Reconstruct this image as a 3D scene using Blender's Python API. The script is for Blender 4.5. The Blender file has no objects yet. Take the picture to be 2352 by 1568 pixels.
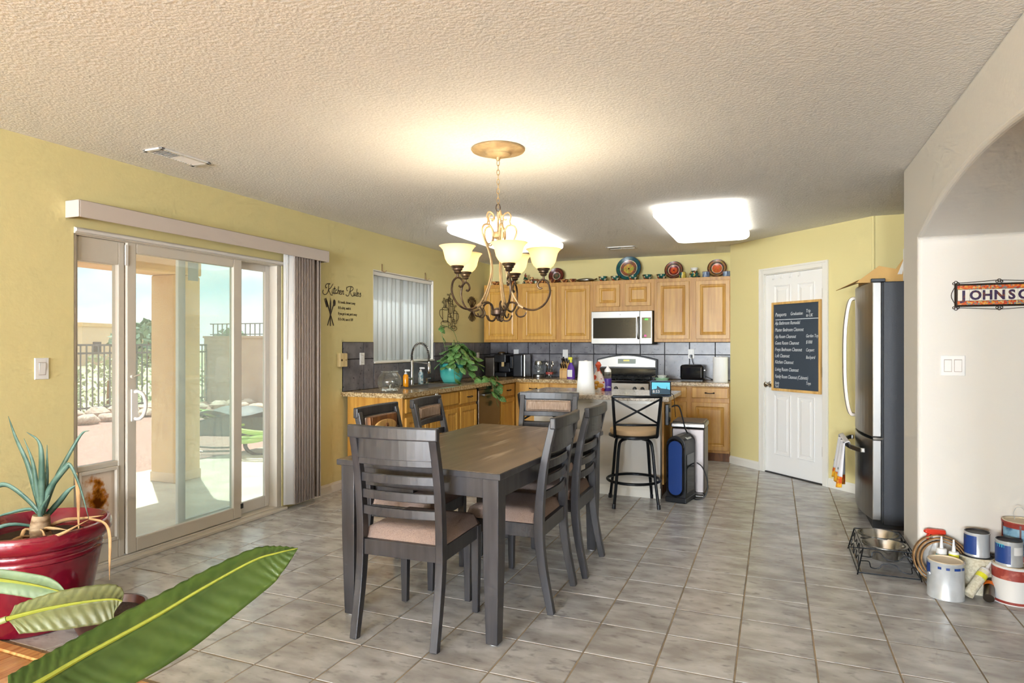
import bpy, bmesh, math, random
from mathutils import Vector, Matrix
random.seed(7)
R = math.radians
scene = bpy.context.scene
COL = scene.collection

# ------------------------------------------------------------------ camera
cd = bpy.data.cameras.new('camera')
cd.sensor_width = 36.0
cd.lens = 1470.0 / 2352.0 * 36.0
cd.shift_y = 6.0 / 2352.0
cd.clip_start = 0.05
cd.clip_end = 500
cam = bpy.data.objects.new('camera', cd)
cam.location = (0, 0, 1.32)
cam.rotation_euler = (R(90), 0, R(22.27))
COL.objects.link(cam)
scene.camera = cam

# ------------------------------------------------------------------ view
vs = scene.view_settings
vs.view_transform = 'Standard'
vs.look = 'None'
vs.exposure = 0.32
scene.cycles.max_bounces = 6
scene.cycles.diffuse_bounces = 4
scene.cycles.glossy_bounces = 2
scene.cycles.transmission_bounces = 4
scene.cycles.transparent_max_bounces = 10
scene.cycles.caustics_reflective = False
scene.cycles.caustics_refractive = False
scene.cycles.use_adaptive_sampling = True
scene.cycles.adaptive_threshold = .10
scene.cycles.adaptive_min_samples = 12
scene.cycles.sample_clamp_indirect = 6.0
vs.gamma = 1.0
vs.use_curve_mapping = False

# ------------------------------------------------------------------ sky
w = bpy.data.worlds.new('sky')
scene.world = w
w.use_nodes = True
wn = w.node_tree.nodes; wl = w.node_tree.links
wn.clear()
wo = wn.new('ShaderNodeOutputWorld'); wb = wn.new('ShaderNodeBackground')
wt = wn.new('ShaderNodeTexCoord'); wm = wn.new('ShaderNodeMapping'); wm.inputs['Scale'].default_value = (1.6, 1.6, 5.0)
wz = wn.new('ShaderNodeTexNoise'); wz.inputs['Scale'].default_value = 1.7; wz.inputs['Detail'].default_value = 7; wz.inputs['Roughness'].default_value = .55
wr = wn.new('ShaderNodeValToRGB')
wr.color_ramp.elements[0].position = .36; wr.color_ramp.elements[0].color = (.58, .84, .92, 1)
wr.color_ramp.elements[1].position = .56; wr.color_ramp.elements[1].color = (1.0, 1.0, 1.0, 1)
wl.new(wt.outputs['Generated'], wm.inputs['Vector']); wl.new(wm.outputs[0], wz.inputs['Vector'])
wl.new(wz.outputs['Fac'], wr.inputs[0]); wl.new(wr.outputs[0], wb.inputs['Color'])
wb.inputs['Strength'].default_value = 1.4
wl.new(wb.outputs[0], wo.inputs[0])

def lamp(name, kind, loc, rot, energy, color=(1, 1, 1), **kw):
    l = bpy.data.lights.new(name, kind); l.energy = energy; l.color = color
    for k, v in kw.items(): setattr(l, k, v)
    o = bpy.data.objects.new(name, l); o.location = loc; o.rotation_euler = rot
    COL.objects.link(o); return o

# sun over the yard, high, coming over the patio from the far left
sd = Vector((0.42, -0.30, -1.0)).normalized()
lamp('sun', 'SUN', (-10, 10, 12), sd.to_track_quat('-Z', 'Y').to_euler(), 7.0, (1, .95, .86), angle=R(.6))
# added fill lamps in the unseen rear window openings, tilted up towards the ceiling
lamp('window_daylight', 'AREA', (-2.15, -6.93, 1.40), (R(106), 0, 0), 860, (.83, .915, 1.0), shape='RECTANGLE', size=2.3, size_y=1.5)
lamp('rear_window_fill_b', 'AREA', (.15, -6.93, 1.40), (R(106), 0, 0), 400, (.83, .915, 1.0), shape='RECTANGLE', size=1.0, size_y=1.5)

# ------------------------------------------------------------------ materials
def lin(c):
    return tuple((x / 12.92 if x <= .04045 else ((x + .055) / 1.055) ** 2.4) for x in c)
def s8(r, g, b): return lin((r / 255, g / 255, b / 255))
MATS = {}
def mat(name, col, rough=.5, metal=0., col2=None, scale=5., stretch=(1, 1, 1), lo=.4, hi=.6, detail=4., bump=0., bscale=None,
        bstretch=None, rnd=0., spec=.5, emit=None, estr=0., coat=0., col3=None, scale3=20., lo3=.6, hi3=.7, wave=None, dist=.0, sub=0):
    m = bpy.data.materials.new(name); MATS[name] = m
    m.use_nodes = True
    nt = m.node_tree; N = nt.nodes; L = nt.links
    b = N['Principled BSDF']
    b.inputs['Roughness'].default_value = rough; b.inputs['Metallic'].default_value = metal
    b.inputs['Specular IOR Level'].default_value = spec
    b.inputs['Coat Weight'].default_value = coat
    b.inputs['Base Color'].default_value = (*col, 1)
    tc = N.new('ShaderNodeTexCoord')
    cout = None
    vec = tc.outputs['Object']
    if rnd or col2 or bump:
        oi = N.new('ShaderNodeObjectInfo')
        cmb = N.new('ShaderNodeVectorMath'); cmb.operation = 'ADD'
        mul = N.new('ShaderNodeMath'); mul.operation = 'MULTIPLY'; mul.inputs[1].default_value = 37.0
        L.new(oi.outputs['Random'], mul.inputs[0]); L.new(vec, cmb.inputs[0]); L.new(mul.outputs[0], cmb.inputs[1])
        vec = cmb.outputs[0]
    if col2:
        mp = N.new('ShaderNodeMapping'); mp.inputs['Scale'].default_value = stretch; L.new(vec, mp.inputs['Vector'])
        if wave:
            t = N.new('ShaderNodeTexWave'); t.wave_type = 'BANDS'; t.bands_direction = wave
            t.inputs['Scale'].default_value = scale; t.inputs['Distortion'].default_value = dist
            t.inputs['Detail'].default_value = detail; t.inputs['Detail Scale'].default_value = 1.2
        else:
            t = N.new('ShaderNodeTexNoise'); t.inputs['Scale'].default_value = scale; t.inputs['Detail'].default_value = detail
        L.new(mp.outputs[0], t.inputs['Vector'])
        rp = N.new('ShaderNodeValToRGB'); rp.color_ramp.elements[0].position = lo; rp.color_ramp.elements[1].position = hi
        rp.color_ramp.elements[0].color = (*col, 1); rp.color_ramp.elements[1].color = (*col2, 1)
        L.new(t.outputs['Fac'], rp.inputs[0]); cout = rp.outputs[0]
        if col3:
            t3 = N.new('ShaderNodeTexNoise'); t3.inputs['Scale'].default_value = scale3; t3.inputs['Detail'].default_value = 3
            L.new(mp.outputs[0], t3.inputs['Vector'])
            r3 = N.new('ShaderNodeValToRGB'); r3.color_ramp.elements[0].position = lo3; r3.color_ramp.elements[1].position = hi3
            L.new(t3.outputs['Fac'], r3.inputs[0])
            mx = N.new('ShaderNodeMix'); mx.data_type = 'RGBA'
            L.new(r3.outputs[0], mx.inputs[0]); L.new(cout, mx.inputs[6]); mx.inputs[7].default_value = (*col3, 1)
            cout = mx.outputs[2]
    if rnd:
        hs = N.new('ShaderNodeHueSaturation')
        mr = N.new('ShaderNodeMapRange'); mr.inputs['To Min'].default_value = 1 - rnd; mr.inputs['To Max'].default_value = 1 + rnd
        L.new(oi.outputs['Random'], mr.inputs[0]); L.new(mr.outputs[0], hs.inputs['Value'])
        if cout: L.new(cout, hs.inputs['Color'])
        else: hs.inputs['Color'].default_value = (*col, 1)
        cout = hs.outputs[0]
    if cout: L.new(cout, b.inputs['Base Color'])
    if bump:
        mb_ = N.new('ShaderNodeMapping'); mb_.inputs['Scale'].default_value = bstretch or stretch; L.new(vec, mb_.inputs['Vector'])
        bn = N.new('ShaderNodeTexNoise'); bn.inputs['Scale'].default_value = bscale or scale; bn.inputs['Detail'].default_value = 3
        L.new(mb_.outputs[0], bn.inputs['Vector'])
        bp = N.new('ShaderNodeBump'); bp.inputs['Strength'].default_value = bump; bp.inputs['Distance'].default_value = .01
        L.new(bn.outputs['Fac'], bp.inputs['Height']); L.new(bp.outputs[0], b.inputs['Normal'])
    if emit:
        b.inputs['Emission Color'].default_value = (*emit, 1); b.inputs['Emission Strength'].default_value = estr
    return m

def glassmat(name, tint=(1, 1, 1), ior=1.45, gloss=1.0, rough=0.0, haze=0.0):
    m = bpy.data.materials.new(name); MATS[name] = m; m.use_nodes = True
    N = m.node_tree.nodes; L = m.node_tree.links; N.clear()
    o = N.new('ShaderNodeOutputMaterial'); t = N.new('ShaderNodeBsdfTransparent'); t.inputs[0].default_value = (*tint, 1)
    g = N.new('ShaderNodeBsdfGlossy'); g.inputs['Roughness'].default_value = rough; g.inputs[0].default_value = (gloss, gloss, gloss, 1)
    lw = N.new('ShaderNodeLayerWeight'); lw.inputs[0].default_value = .5
    pw = N.new('ShaderNodeMath'); pw.operation = 'POWER'; pw.inputs[1].default_value = 5.0; L.new(lw.outputs['Facing'], pw.inputs[0])
    f = N.new('ShaderNodeMath'); f.operation = 'MULTIPLY_ADD'; f.inputs[1].default_value = .9; f.inputs[2].default_value = ((ior - 1) / (ior + 1)) ** 2; L.new(pw.outputs[0], f.inputs[0])
    mx = N.new('ShaderNodeMixShader'); L.new(f.outputs[0], mx.inputs[0]); L.new(t.outputs[0], mx.inputs[1]); L.new(g.outputs[0], mx.inputs[2])
    last = mx.outputs[0]
    if haze:
        d = N.new('ShaderNodeBsdfTranslucent'); d.inputs[0].default_value = (.92, .94, .94, 1)
        m2 = N.new('ShaderNodeMixShader'); m2.inputs[0].default_value = haze
        L.new(last, m2.inputs[1]); L.new(d.outputs[0], m2.inputs[2]); last = m2.outputs[0]
    L.new(last, o.inputs[0]); return m

def transmat(name, col, tcol, fac=.5, emit=0., rough=.5):
    m = bpy.data.materials.new(name); MATS[name] = m; m.use_nodes = True
    N = m.node_tree.nodes; L = m.node_tree.links; N.clear()
    o = N.new('ShaderNodeOutputMaterial'); d = N.new('ShaderNodeBsdfDiffuse'); d.inputs[0].default_value = (*col, 1)
    t = N.new('ShaderNodeBsdfTranslucent'); t.inputs[0].default_value = (*tcol, 1)
    mx = N.new('ShaderNodeMixShader'); mx.inputs[0].default_value = fac
    L.new(d.outputs[0], mx.inputs[1]); L.new(t.outputs[0], mx.inputs[2])
    g = N.new('ShaderNodeBsdfGlossy'); g.inputs['Roughness'].default_value = rough
    m2 = N.new('ShaderNodeMixShader'); m2.inputs[0].default_value = .05
    L.new(mx.outputs[0], m2.inputs[1]); L.new(g.outputs[0], m2.inputs[2]); last = m2.outputs[0]
    if emit:
        e = N.new('ShaderNodeEmission'); e.inputs[0].default_value = (*tcol, 1); e.inputs[1].default_value = emit
        a = N.new('ShaderNodeAddShader'); L.new(last, a.inputs[0]); L.new(e.outputs[0], a.inputs[1]); last = a.outputs[0]
    L.new(last, o.inputs[0]); return m

def ringmat(name, stops, rough=.3, nscale=40., namt=.35):
    """painted pottery: concentric bands (object space, around local Z) broken up by small noise dabs"""
    m = bpy.data.materials.new(name); MATS[name] = m; m.use_nodes = True
    N = m.node_tree.nodes; L = m.node_tree.links; b = N['Principled BSDF']; b.inputs['Roughness'].default_value = rough
    tc = N.new('ShaderNodeTexCoord'); sx = N.new('ShaderNodeSeparateXYZ'); L.new(tc.outputs['Object'], sx.inputs[0])
    cm = N.new('ShaderNodeCombineXYZ'); L.new(sx.outputs[0], cm.inputs[0]); L.new(sx.outputs[1], cm.inputs[1])
    ln = N.new('ShaderNodeVectorMath'); ln.operation = 'LENGTH'; L.new(cm.outputs[0], ln.inputs[0])
    sc = N.new('ShaderNodeMath'); sc.operation = 'MULTIPLY'; sc.inputs[1].default_value = 5.0; L.new(ln.outputs['Value'], sc.inputs[0])
    rp = N.new('ShaderNodeValToRGB'); rp.color_ramp.interpolation = 'CONSTANT'
    el = rp.color_ramp.elements
    while len(el) < len(stops): el.new(.5)
    for e, (p, c) in zip(el, stops): e.position = p; e.color = (*c, 1)
    L.new(sc.outputs[0], rp.inputs[0])
    nz = N.new('ShaderNodeTexVoronoi'); nz.inputs['Scale'].default_value = nscale; L.new(tc.outputs['Object'], nz.inputs['Vector'])
    mx = N.new('ShaderNodeMix'); mx.data_type = 'RGBA'; mx.blend_type = 'OVERLAY'; mx.inputs[0].default_value = namt
    L.new(rp.outputs[0], mx.inputs[6]); L.new(nz.outputs['Color'], mx.inputs[7]); L.new(mx.outputs[2], b.inputs['Base Color'])
    return m

def dabmat(name, base, dabs, scale=60., rough=.3):
    """small glazed pots: base glaze with dabs of colour"""
    m = bpy.data.materials.new(name); MATS[name] = m; m.use_nodes = True
    N = m.node_tree.nodes; L = m.node_tree.links; b = N['Principled BSDF']; b.inputs['Roughness'].default_value = rough
    tc = N.new('ShaderNodeTexCoord'); v = N.new('ShaderNodeTexVoronoi'); v.inputs['Scale'].default_value = scale
    L.new(tc.outputs['Object'], v.inputs['Vector'])
    sp = N.new('ShaderNodeSeparateColor'); L.new(v.outputs['Color'], sp.inputs[0])
    rp = N.new('ShaderNodeValToRGB'); rp.color_ramp.interpolation = 'CONSTANT'; el = rp.color_ramp.elements
    cols = [base] + dabs
    while len(el) < len(cols): el.new(.5)
    for i, (e, c) in enumerate(zip(el, cols)): e.position = 0 if i == 0 else .4 + .6 * (i - 1) / len(dabs); e.color = (*c, 1)
    L.new(sp.outputs[0], rp.inputs[0]); L.new(rp.outputs[0], b.inputs['Base Color']); return m

# ------------------------------------------------------------------ mesh helpers
class MB:
    def __init__(s): s.v = []; s.f = []
    def add(s, vs_, fs):
        o = len(s.v); s.v += [tuple(a) for a in vs_]; s.f += [tuple(i + o for i in f) for f in fs]; return s
    def box(s, x0, x1, y0, y1, z0, z1):
        return s.add([(x0, y0, z0), (x1, y0, z0), (x1, y1, z0), (x0, y1, z0), (x0, y0, z1), (x1, y0, z1), (x1, y1, z1), (x0, y1, z1)],
                     [(0, 3, 2, 1), (4, 5, 6, 7), (0, 1, 5, 4), (1, 2, 6, 5), (2, 3, 7, 6), (3, 0, 4, 7)])
    def obox(s, c, size, rx=0, ry=0, rz=0):
        M = Matrix.Translation(c) @ Matrix.Rotation(rz, 4, 'Z') @ Matrix.Rotation(ry, 4, 'Y') @ Matrix.Rotation(rx, 4, 'X')
        t = MB().box(-size[0] / 2, size[0] / 2, -size[1] / 2, size[1] / 2, -size[2] / 2, size[2] / 2)
        return s.add([M @ Vector(p) for p in t.v], t.f)
    def cyl(s, p0, p1, r0, r1=None, n=16, cap=True):
        return s.tube([p0, p1], [r0, r0 if r1 is None else r1], n, cap=cap)
    def tube(s, pts, r, n=8, closed=False, cap=True, flat=1.0, up=None):
        P = [Vector(p) for p in pts]; k = len(P)
        rr = r if isinstance(r, (list, tuple)) else [r] * k
        T = []
        for i in range(k):
            a = P[(i - 1) % k] if (closed or i > 0) else P[i]; b = P[(i + 1) % k] if (closed or i < k - 1) else P[i]
            d = b - a; T.append(d.normalized() if d.length > 1e-9 else Vector((0, 0, 1)))
        u = Vector(up) if up else (Vector((0, 0, 1)) if abs(T[0].z) < .9 else Vector((1, 0, 0)))
        u = (u - T[0] * u.dot(T[0])).normalized()
        vs_, fs = [], []
        for i in range(k):
            if i:
                u = u - T[i] * u.dot(T[i])
                u = u.normalized() if u.length > 1e-6 else Vector((1, 0, 0))
            w_ = T[i].cross(u)
            for j in range(n):
                a = 2 * math.pi * (j + .5) / n
                vs_.append(P[i] + (u * math.cos(a) * flat + w_ * math.sin(a)) * rr[i])
        for i in range(k if closed else k - 1):
            for j in range(n):
                a, b = i * n + j, i * n + (j + 1) % n; c, d = ((i + 1) % k) * n + (j + 1) % n, ((i + 1) % k) * n + j
                fs.append((a, b, c, d))
        if cap and not closed:
            fs.append(tuple(range(n))[::-1]); fs.append(tuple((k - 1) * n + j for j in range(n)))
        return s.add(vs_, fs)
    def bar(s, pts, sizes, wdir=(1, 0, 0)):
        """rectangular bar swept along pts; sizes (w, d) along wdir and across"""
        P = [Vector(p) for p in pts]; k = len(P); W = Vector(wdir); vs_, fs = [], []
        for i in range(k):
            d = (P[min(i + 1, k - 1)] - P[max(i - 1, 0)]).normalized(); x = (W - d * W.dot(d)).normalized(); y = d.cross(x)
            a, b = sizes[i] if isinstance(sizes, list) else sizes
            for sx, sy in ((-1, -1), (1, -1), (1, 1), (-1, 1)): vs_.append(P[i] + x * sx * a / 2 + y * sy * b / 2)
        for i in range(k - 1):
            for j in range(4): fs.append((i * 4 + j, i * 4 + (j + 1) % 4, i * 4 + 4 + (j + 1) % 4, i * 4 + 4 + j))
        fs.append((3, 2, 1, 0)); fs.append(tuple(4 * (k - 1) + j for j in range(4)))
        return s.add(vs_, fs)
    def lathe(s, prof, c=(0, 0, 0), n=24, sx=1., sy=1.):
        vs_, fs, rows = [], [], []
        for r, z in prof:
            if r < 1e-6: rows.append([len(vs_)]); vs_.append((c[0], c[1], c[2] + z))
            else:
                rows.append(list(range(len(vs_), len(vs_) + n)))
                for j in range(n):
                    a = 2 * math.pi * j / n; vs_.append((c[0] + r * math.cos(a) * sx, c[1] + r * math.sin(a) * sy, c[2] + z))
        for a, b in zip(rows, rows[1:]):
            for j in range(n):
                if len(a) == 1 and len(b) == 1: continue
                if len(a) == 1: fs.append((a[0], b[j], b[(j + 1) % n]))
                elif len(b) == 1: fs.append((a[j], a[(j + 1) % n], b[0]))
                else: fs.append((a[j], a[(j + 1) % n], b[(j + 1) % n], b[j]))
        return s.add(vs_, fs)
    def prism(s, poly, a, b, axis='z'):
        n = len(poly)
        f = {'z': lambda p, h: (p[0], p[1], h), 'y': lambda p, h: (p[0], h, p[1]), 'x': lambda p, h: (h, p[0], p[1])}[axis]
        return s.add([f(p, a) for p in poly] + [f(p, b) for p in poly],
                     [tuple(range(n))[::-1], tuple(range(n, 2 * n))] + [(i, (i + 1) % n, n + (i + 1) % n, n + i) for i in range(n)])
    def grid(s, fn, nu, nv):
        vs_ = [fn(i / nu, j / nv) for i in range(nu + 1) for j in range(nv + 1)]
        fs = [(i * (nv + 1) + j, (i + 1) * (nv + 1) + j, (i + 1) * (nv + 1) + j + 1, i * (nv + 1) + j + 1) for i in range(nu) for j in range(nv)]
        return s.add(vs_, fs)
    def ball(s, c, r, n=12, m=8, sx=1., sy=1., sz=1.):
        return s.lathe([(r * math.sin(math.pi * i / m), -r * math.cos(math.pi * i / m) * sz) for i in range(m + 1)], c, n, sx, sy)
    def rings(s, w_, h, steps, x0=0., z0=0., close_back=True):
        """concentric rectangles in the XZ plane facing -Y; steps = [(inset, y)]"""
        vs_, fs = [], []
        for ins, y in steps:
            vs_ += [(x0 + ins, y, z0 + ins), (x0 + w_ - ins, y, z0 + ins), (x0 + w_ - ins, y, z0 + h - ins), (x0 + ins, y, z0 + h - ins)]
        k = len(steps)
        for i in range(k - 1):
            for j in range(4): fs.append((i * 4 + j, i * 4 + (j + 1) % 4, i * 4 + 4 + (j + 1) % 4, i * 4 + 4 + j))
        fs.append(tuple(4 * (k - 1) + j for j in range(4)))
        if close_back: fs.append((3, 2, 1, 0))
        return s.add(vs_, fs)
    def xf(s, M): s.v = [tuple(M @ Vector(p)) for p in s.v]; return s
    def mesh(s, name, m, smooth=False):
        me = bpy.data.meshes.new(name); me.from_pydata(s.v, [], s.f)
        bm = bmesh.new(); bm.from_mesh(me); bmesh.ops.recalc_face_normals(bm, faces=bm.faces); bm.to_mesh(me); bm.free()
        if m: me.materials.append(MATS[m] if isinstance(m, str) else m)
        if smooth:
            me.shade_smooth()
            try: me.set_sharp_from_angle(angle=R(smooth if smooth is not True else 40))
            except Exception: pass
        me.update(); return me
    def build(s, name, m, parent=None, smooth=False, bev=0., seg=2, sol=0., sub=0):
        return link(name, s.mesh(name, m, smooth), parent, bev, seg, sol, sub)

def link(name, me, parent=None, bev=0., seg=2, sol=0., sub=0):
    o = bpy.data.objects.new(name, me); COL.objects.link(o)
    if parent: o.parent = parent
    if sub:
        md = o.modifiers.new('smooth', 'SUBSURF'); md.levels = sub; md.render_levels = sub
    if sol:
        md = o.modifiers.new('thickness', 'SOLIDIFY'); md.thickness = sol; md.offset = 0
    if bev:
        md = o.modifiers.new('edge', 'BEVEL'); md.width = bev; md.segments = seg; md.limit_method = 'ANGLE'; md.angle_limit = R(35)
    return o
def tag(o, label=None, cat=None, group=None, kind=None):
    if label: o['label'] = label
    if cat: o['category'] = cat
    if group: o['group'] = group
    if kind: o['kind'] = kind
    return o
def thing(name, label, cat, loc=(0, 0, 0), rz=0., group=None, kind=None):
    o = bpy.data.objects.new(name, None); COL.objects.link(o); o.location = loc; o.rotation_euler = (0, 0, rz)
    o.empty_display_size = .05
    return tag(o, label, cat, group, kind)
def struct(name, label, mb, m, **kw):
    return tag(mb.build(name, m, **kw), label, None, None, 'structure')
def copy_tree(o, parent=None):
    c = o.copy(); COL.objects.link(c); c.parent = parent
    for ch in list(o.children): copy_tree(ch, c)
    return c
def spl(pts, n=6, closed=False):
    P = [Vector(p) for p in pts]; k = len(P); out = []
    for i in range(k if closed else k - 1):
        p0 = P[(i - 1) % k] if (closed or i) else P[0] * 2 - P[1]; p1 = P[i]; p2 = P[(i + 1) % k]
        p3 = P[(i + 2) % k] if (closed or i + 2 < k) else p2 * 2 - p1
        for j in range(n):
            t = j / n
            out.append(.5 * ((2 * p1) + (p2 - p0) * t + (2 * p0 - 5 * p1 + 4 * p2 - p3) * t * t + (3 * p1 - p0 - 3 * p2 + p3) * t ** 3))
    if not closed: out.append(P[-1])
    return out
def text_obj(name, body, size, m, parent, M, ext=.0008, shear=0., align='LEFT', xs=1., space=1., bold=0.):
    cu = bpy.data.curves.new(name, 'FONT'); cu.body = body; cu.size = size; cu.extrude = ext; cu.shear = shear; cu.align_x = align
    cu.space_character = space; cu.resolution_u = 3; cu.offset = bold
    t = bpy.data.objects.new('tmp_text', cu); COL.objects.link(t)
    dg = bpy.context.evaluated_depsgraph_get(); me = bpy.data.meshes.new_from_object(t.evaluated_get(dg))
    bpy.data.objects.remove(t); bpy.data.curves.remove(cu)
    me.transform(M @ Matrix.Diagonal((xs, 1, 1, 1))); me.materials.clear(); me.materials.append(MATS[m]); me.name = name
    return link(name, me, parent)
def face_m(loc, rz=0., tilt=0.):
    """text standing in the local XZ plane facing -Y"""
    return Matrix.Translation(loc) @ Matrix.Rotation(rz, 4, 'Z') @ Matrix.Rotation(R(90) + tilt, 4, 'X')

# ------------------------------------------------------------------ palette
mat('grout', s8(166, 146, 118), .9, col2=s8(140, 126, 106), scale=9)
mat('floor_tile', s8(200, 199, 198), .27, col2=s8(162, 158, 155), scale=7, stretch=(.8, 1.6, 1), lo=.34, hi=.66, detail=9, rnd=.05,
    col3=s8(116, 111, 108), scale3=20, lo3=.58, hi3=.88, bump=.05, bscale=30, spec=.45)
mat('splash_tile', s8(124, 121, 124), .32, col2=s8(92, 89, 95), scale=7, lo=.35, hi=.65, detail=8, rnd=.06, col3=s8(58, 56, 62), scale3=30, lo3=.62, hi3=.72, spec=.5)
mat('splash_grout', s8(38, 36, 38), .9)
mat('wood_floor', s8(204, 158, 100), .35, col2=s8(160, 100, 50), scale=3, stretch=(14, 1, 1), lo=.35, hi=.7, rnd=.14)
mat('ceiling', s8(236, 234, 231), .95, bump=.30, bscale=70, col2=s8(232, 230, 226), scale=40, lo=.4, hi=.6, spec=.2)
mat('wall_yellow', s8(219, 206, 150), .85, bump=.05, bscale=55, spec=.25)
mat('wall_white', s8(216, 211, 203), .85, bump=.05, bscale=55, spec=.25)
mat('trim_white', s8(226, 222, 212), .45)
mat('trim_cream', s8(214, 205, 184), .5)
mat('door_white', s8(232, 230, 226), .4)
mat('vinyl', s8(200, 192, 178), .4)
mat('vinyl_light', s8(218, 214, 208), .45)
mat('rubber', s8(40, 38, 36), .7)
mat('flap_dirt', s8(216, 208, 196), .4, col2=s8(150, 96, 30), scale=3.2, stretch=(1, 1.7, 1), lo=.50, hi=.68, detail=7, col3=s8(110, 70, 30), scale3=12, lo3=.62, hi3=.75)
mat('vane_grey', s8(170, 156, 146), .7)
mat('valance', s8(200, 188, 178), .55)
mat('oak', s8(200, 150, 66), .42, col2=s8(166, 112, 40), scale=2.2, stretch=(16, 16, 1.1), lo=.3, hi=.75, detail=7, rnd=.05)
mat('oak_door', s8(206, 158, 74), .40, col2=s8(170, 118, 46), scale=2.4, stretch=(14, 14, .9), lo=.32, hi=.78, detail=8, rnd=.06)
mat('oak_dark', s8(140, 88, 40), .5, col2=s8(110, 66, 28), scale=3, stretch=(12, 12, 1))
mat('granite', s8(200, 178, 138), .18, col2=s8(150, 122, 82), scale=55, lo=.42, hi=.58, detail=6, col3=s8(84, 66, 46), scale3=90, lo3=.60, hi3=.66)
mat('island_top', s8(206, 196, 182), .16, col2=s8(168, 156, 142), scale=55, lo=.42, hi=.58, detail=6, col3=s8(104, 92, 80), scale3=90, lo3=.60, hi3=.66)
mat('steel', s8(142, 140, 137), .33, 1., bump=.02, bscale=30, bstretch=(1, 1, 30))
mat('steel_can', s8(118, 112, 110), .42, 1.)
mat('steel_dark', s8(120, 112, 104), .3, 1.)
mat('chrome', s8(214, 214, 214), .12, 1.)
mat('nickel', s8(190, 188, 182), .25, 1.)
mat('black_gloss', s8(14, 15, 20), .08)
mat('black_plastic', s8(22, 23, 28), .35)
mat('black_matte', s8(26, 27, 30), .6)
mat('black_metal', s8(24, 26, 30), .35, .6)
mat('fridge_side', s8(38, 40, 46), .45, bump=.05, bscale=120)
mat('bronze', s8(74, 58, 46), .42, .7, col2=s8(110, 90, 66), scale=18, lo=.45, hi=.7)
mat('bronze_light', s8(176, 152, 112), .5, .3, col2=s8(150, 124, 88), scale=14)
mat('pull', s8(52, 40, 32), .45, .6)
mat('dark_wood', s8(63, 61, 63), .34, col2=s8(46, 44, 47), scale=3, stretch=(12, 12, 1), lo=.35, hi=.7)
mat('table_top', s8(118, 98, 78), .28, col2=s8(92, 76, 60), scale=2.2, stretch=(9, 1, 1), lo=.35, hi=.7, detail=8, col3=s8(176, 164, 148), scale3=1.6, lo3=.62, hi3=.74)
mat('seat_fabric', s8(166, 146, 136), .95, col2=s8(146, 126, 118), scale=380, bump=.15, bscale=220, spec=.1)
mat('pad_fabric_lit', s8(184, 162, 144), .95, col2=s8(156, 132, 114), scale=70, stretch=(4, 1, .3), bump=.1, bscale=180, spec=.1)  # seat fabric made paler and tan, light on the pads put into the colour
mat('tan_vinyl', s8(196, 166, 128), .6)
mat('plastic_white', s8(228, 226, 222), .4)
mat('plastic_beige', s8(216, 194, 142), .5)
mat('paper_white', s8(238, 238, 236), .95, bump=.2, bscale=60, spec=.1)
mat('lens', (1, 1, 1), .4, emit=(1, .97, .88), estr=1.9)
mat('shade_rim', s8(250, 236, 190), .4)
mat('decal', s8(58, 48, 36), .7)
mat('chalkboard', s8(48, 58, 70), .6, col2=s8(62, 72, 84), scale=3, stretch=(1, 1, .6), lo=.3, hi=.8)  # bluish glare on the board worked into its colour
mat('chalk', s8(214, 218, 220), .95)
mat('pine', s8(222, 180, 112), .5, col2=s8(198, 154, 88), scale=3, stretch=(10, 10, 1))
mat('turquoise', s8(96, 196, 184), .25, col2=s8(70, 172, 162), scale=4)
mat('leaf_pothos', s8(78, 124, 62), .34, col2=s8(150, 174, 112), scale=9, lo=.48, hi=.72, rnd=.22)
mat('vine', s8(110, 130, 70), .6)
mat('red_glaze', s8(128, 20, 40), .14, col2=s8(104, 12, 32), scale=3, coat=.4)
mat('soil', s8(58, 42, 30), .95, bump=.6, bscale=50)
mat('brown_glaze', s8(78, 40, 26), .3, col2=s8(52, 26, 18), scale=6)
mat('leaf_yucca', s8(92, 122, 108), .5, col2=s8(60, 92, 78), scale=3, stretch=(1, 1, 4), rnd=.12)
mat('leaf_dry', s8(186, 150, 104), .8, col2=s8(150, 112, 70), scale=6, rnd=.1)
mat('yucca_trunk', s8(170, 146, 116), .85, col2=s8(120, 94, 66), scale=14, stretch=(1, 1, 3))
mat('leaf_big', s8(66, 86, 28), .36, col2=s8(48, 70, 18), scale=6, lo=.35, hi=.65)
mat('leaf_dull', s8(108, 112, 66), .5, col2=s8(92, 94, 54), scale=5)
mat('leaf_grey', s8(110, 130, 92), .55, col2=s8(94, 112, 74), scale=6)
mat('midrib', s8(142, 148, 52), .45)
mat('petiole', s8(146, 154, 96), .5)
mat('tin', s8(206, 208, 210), .34, .35, col2=s8(180, 182, 182), scale=6)
mat('label_white', s8(224, 222, 220), .55)
mat('label_red', s8(150, 58, 48), .5, col2=s8(178, 96, 80), scale=22, lo=.55, hi=.62)
mat('label_blue', s8(30, 62, 130), .4)
mat('label_cyan', s8(70, 190, 205), .4)
mat('label_scene', s8(120, 160, 184), .5, col2=s8(70, 98, 126), scale=14, lo=.45, hi=.55)
mat('label_cream', s8(214, 206, 184), .6, col2=s8(200, 190, 164), scale=90, lo=.5, hi=.54)
mat('lid_cream', s8(214, 196, 168), .6)
mat('lid_black', s8(40, 38, 38), .5)
mat('paint_drip', s8(72, 20, 18), .35)
mat('orange', s8(220, 110, 30), .5)
mat('red_plastic', s8(206, 56, 34), .4)
mat('yellow_plastic', s8(220, 214, 50), .4)
mat('purple', s8(92, 50, 150), .4)
mat('purple_dark', s8(64, 36, 124), .5)
mat('cork_roll', s8(156, 118, 74), .8, col2=s8(132, 96, 58), scale=30)
mat('cork_edge', s8(92, 72, 54), .85)
mat('cardboard', s8(206, 164, 100), .8)
mat('towel', s8(228, 226, 230), .95, bump=.2, bscale=90)
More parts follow.
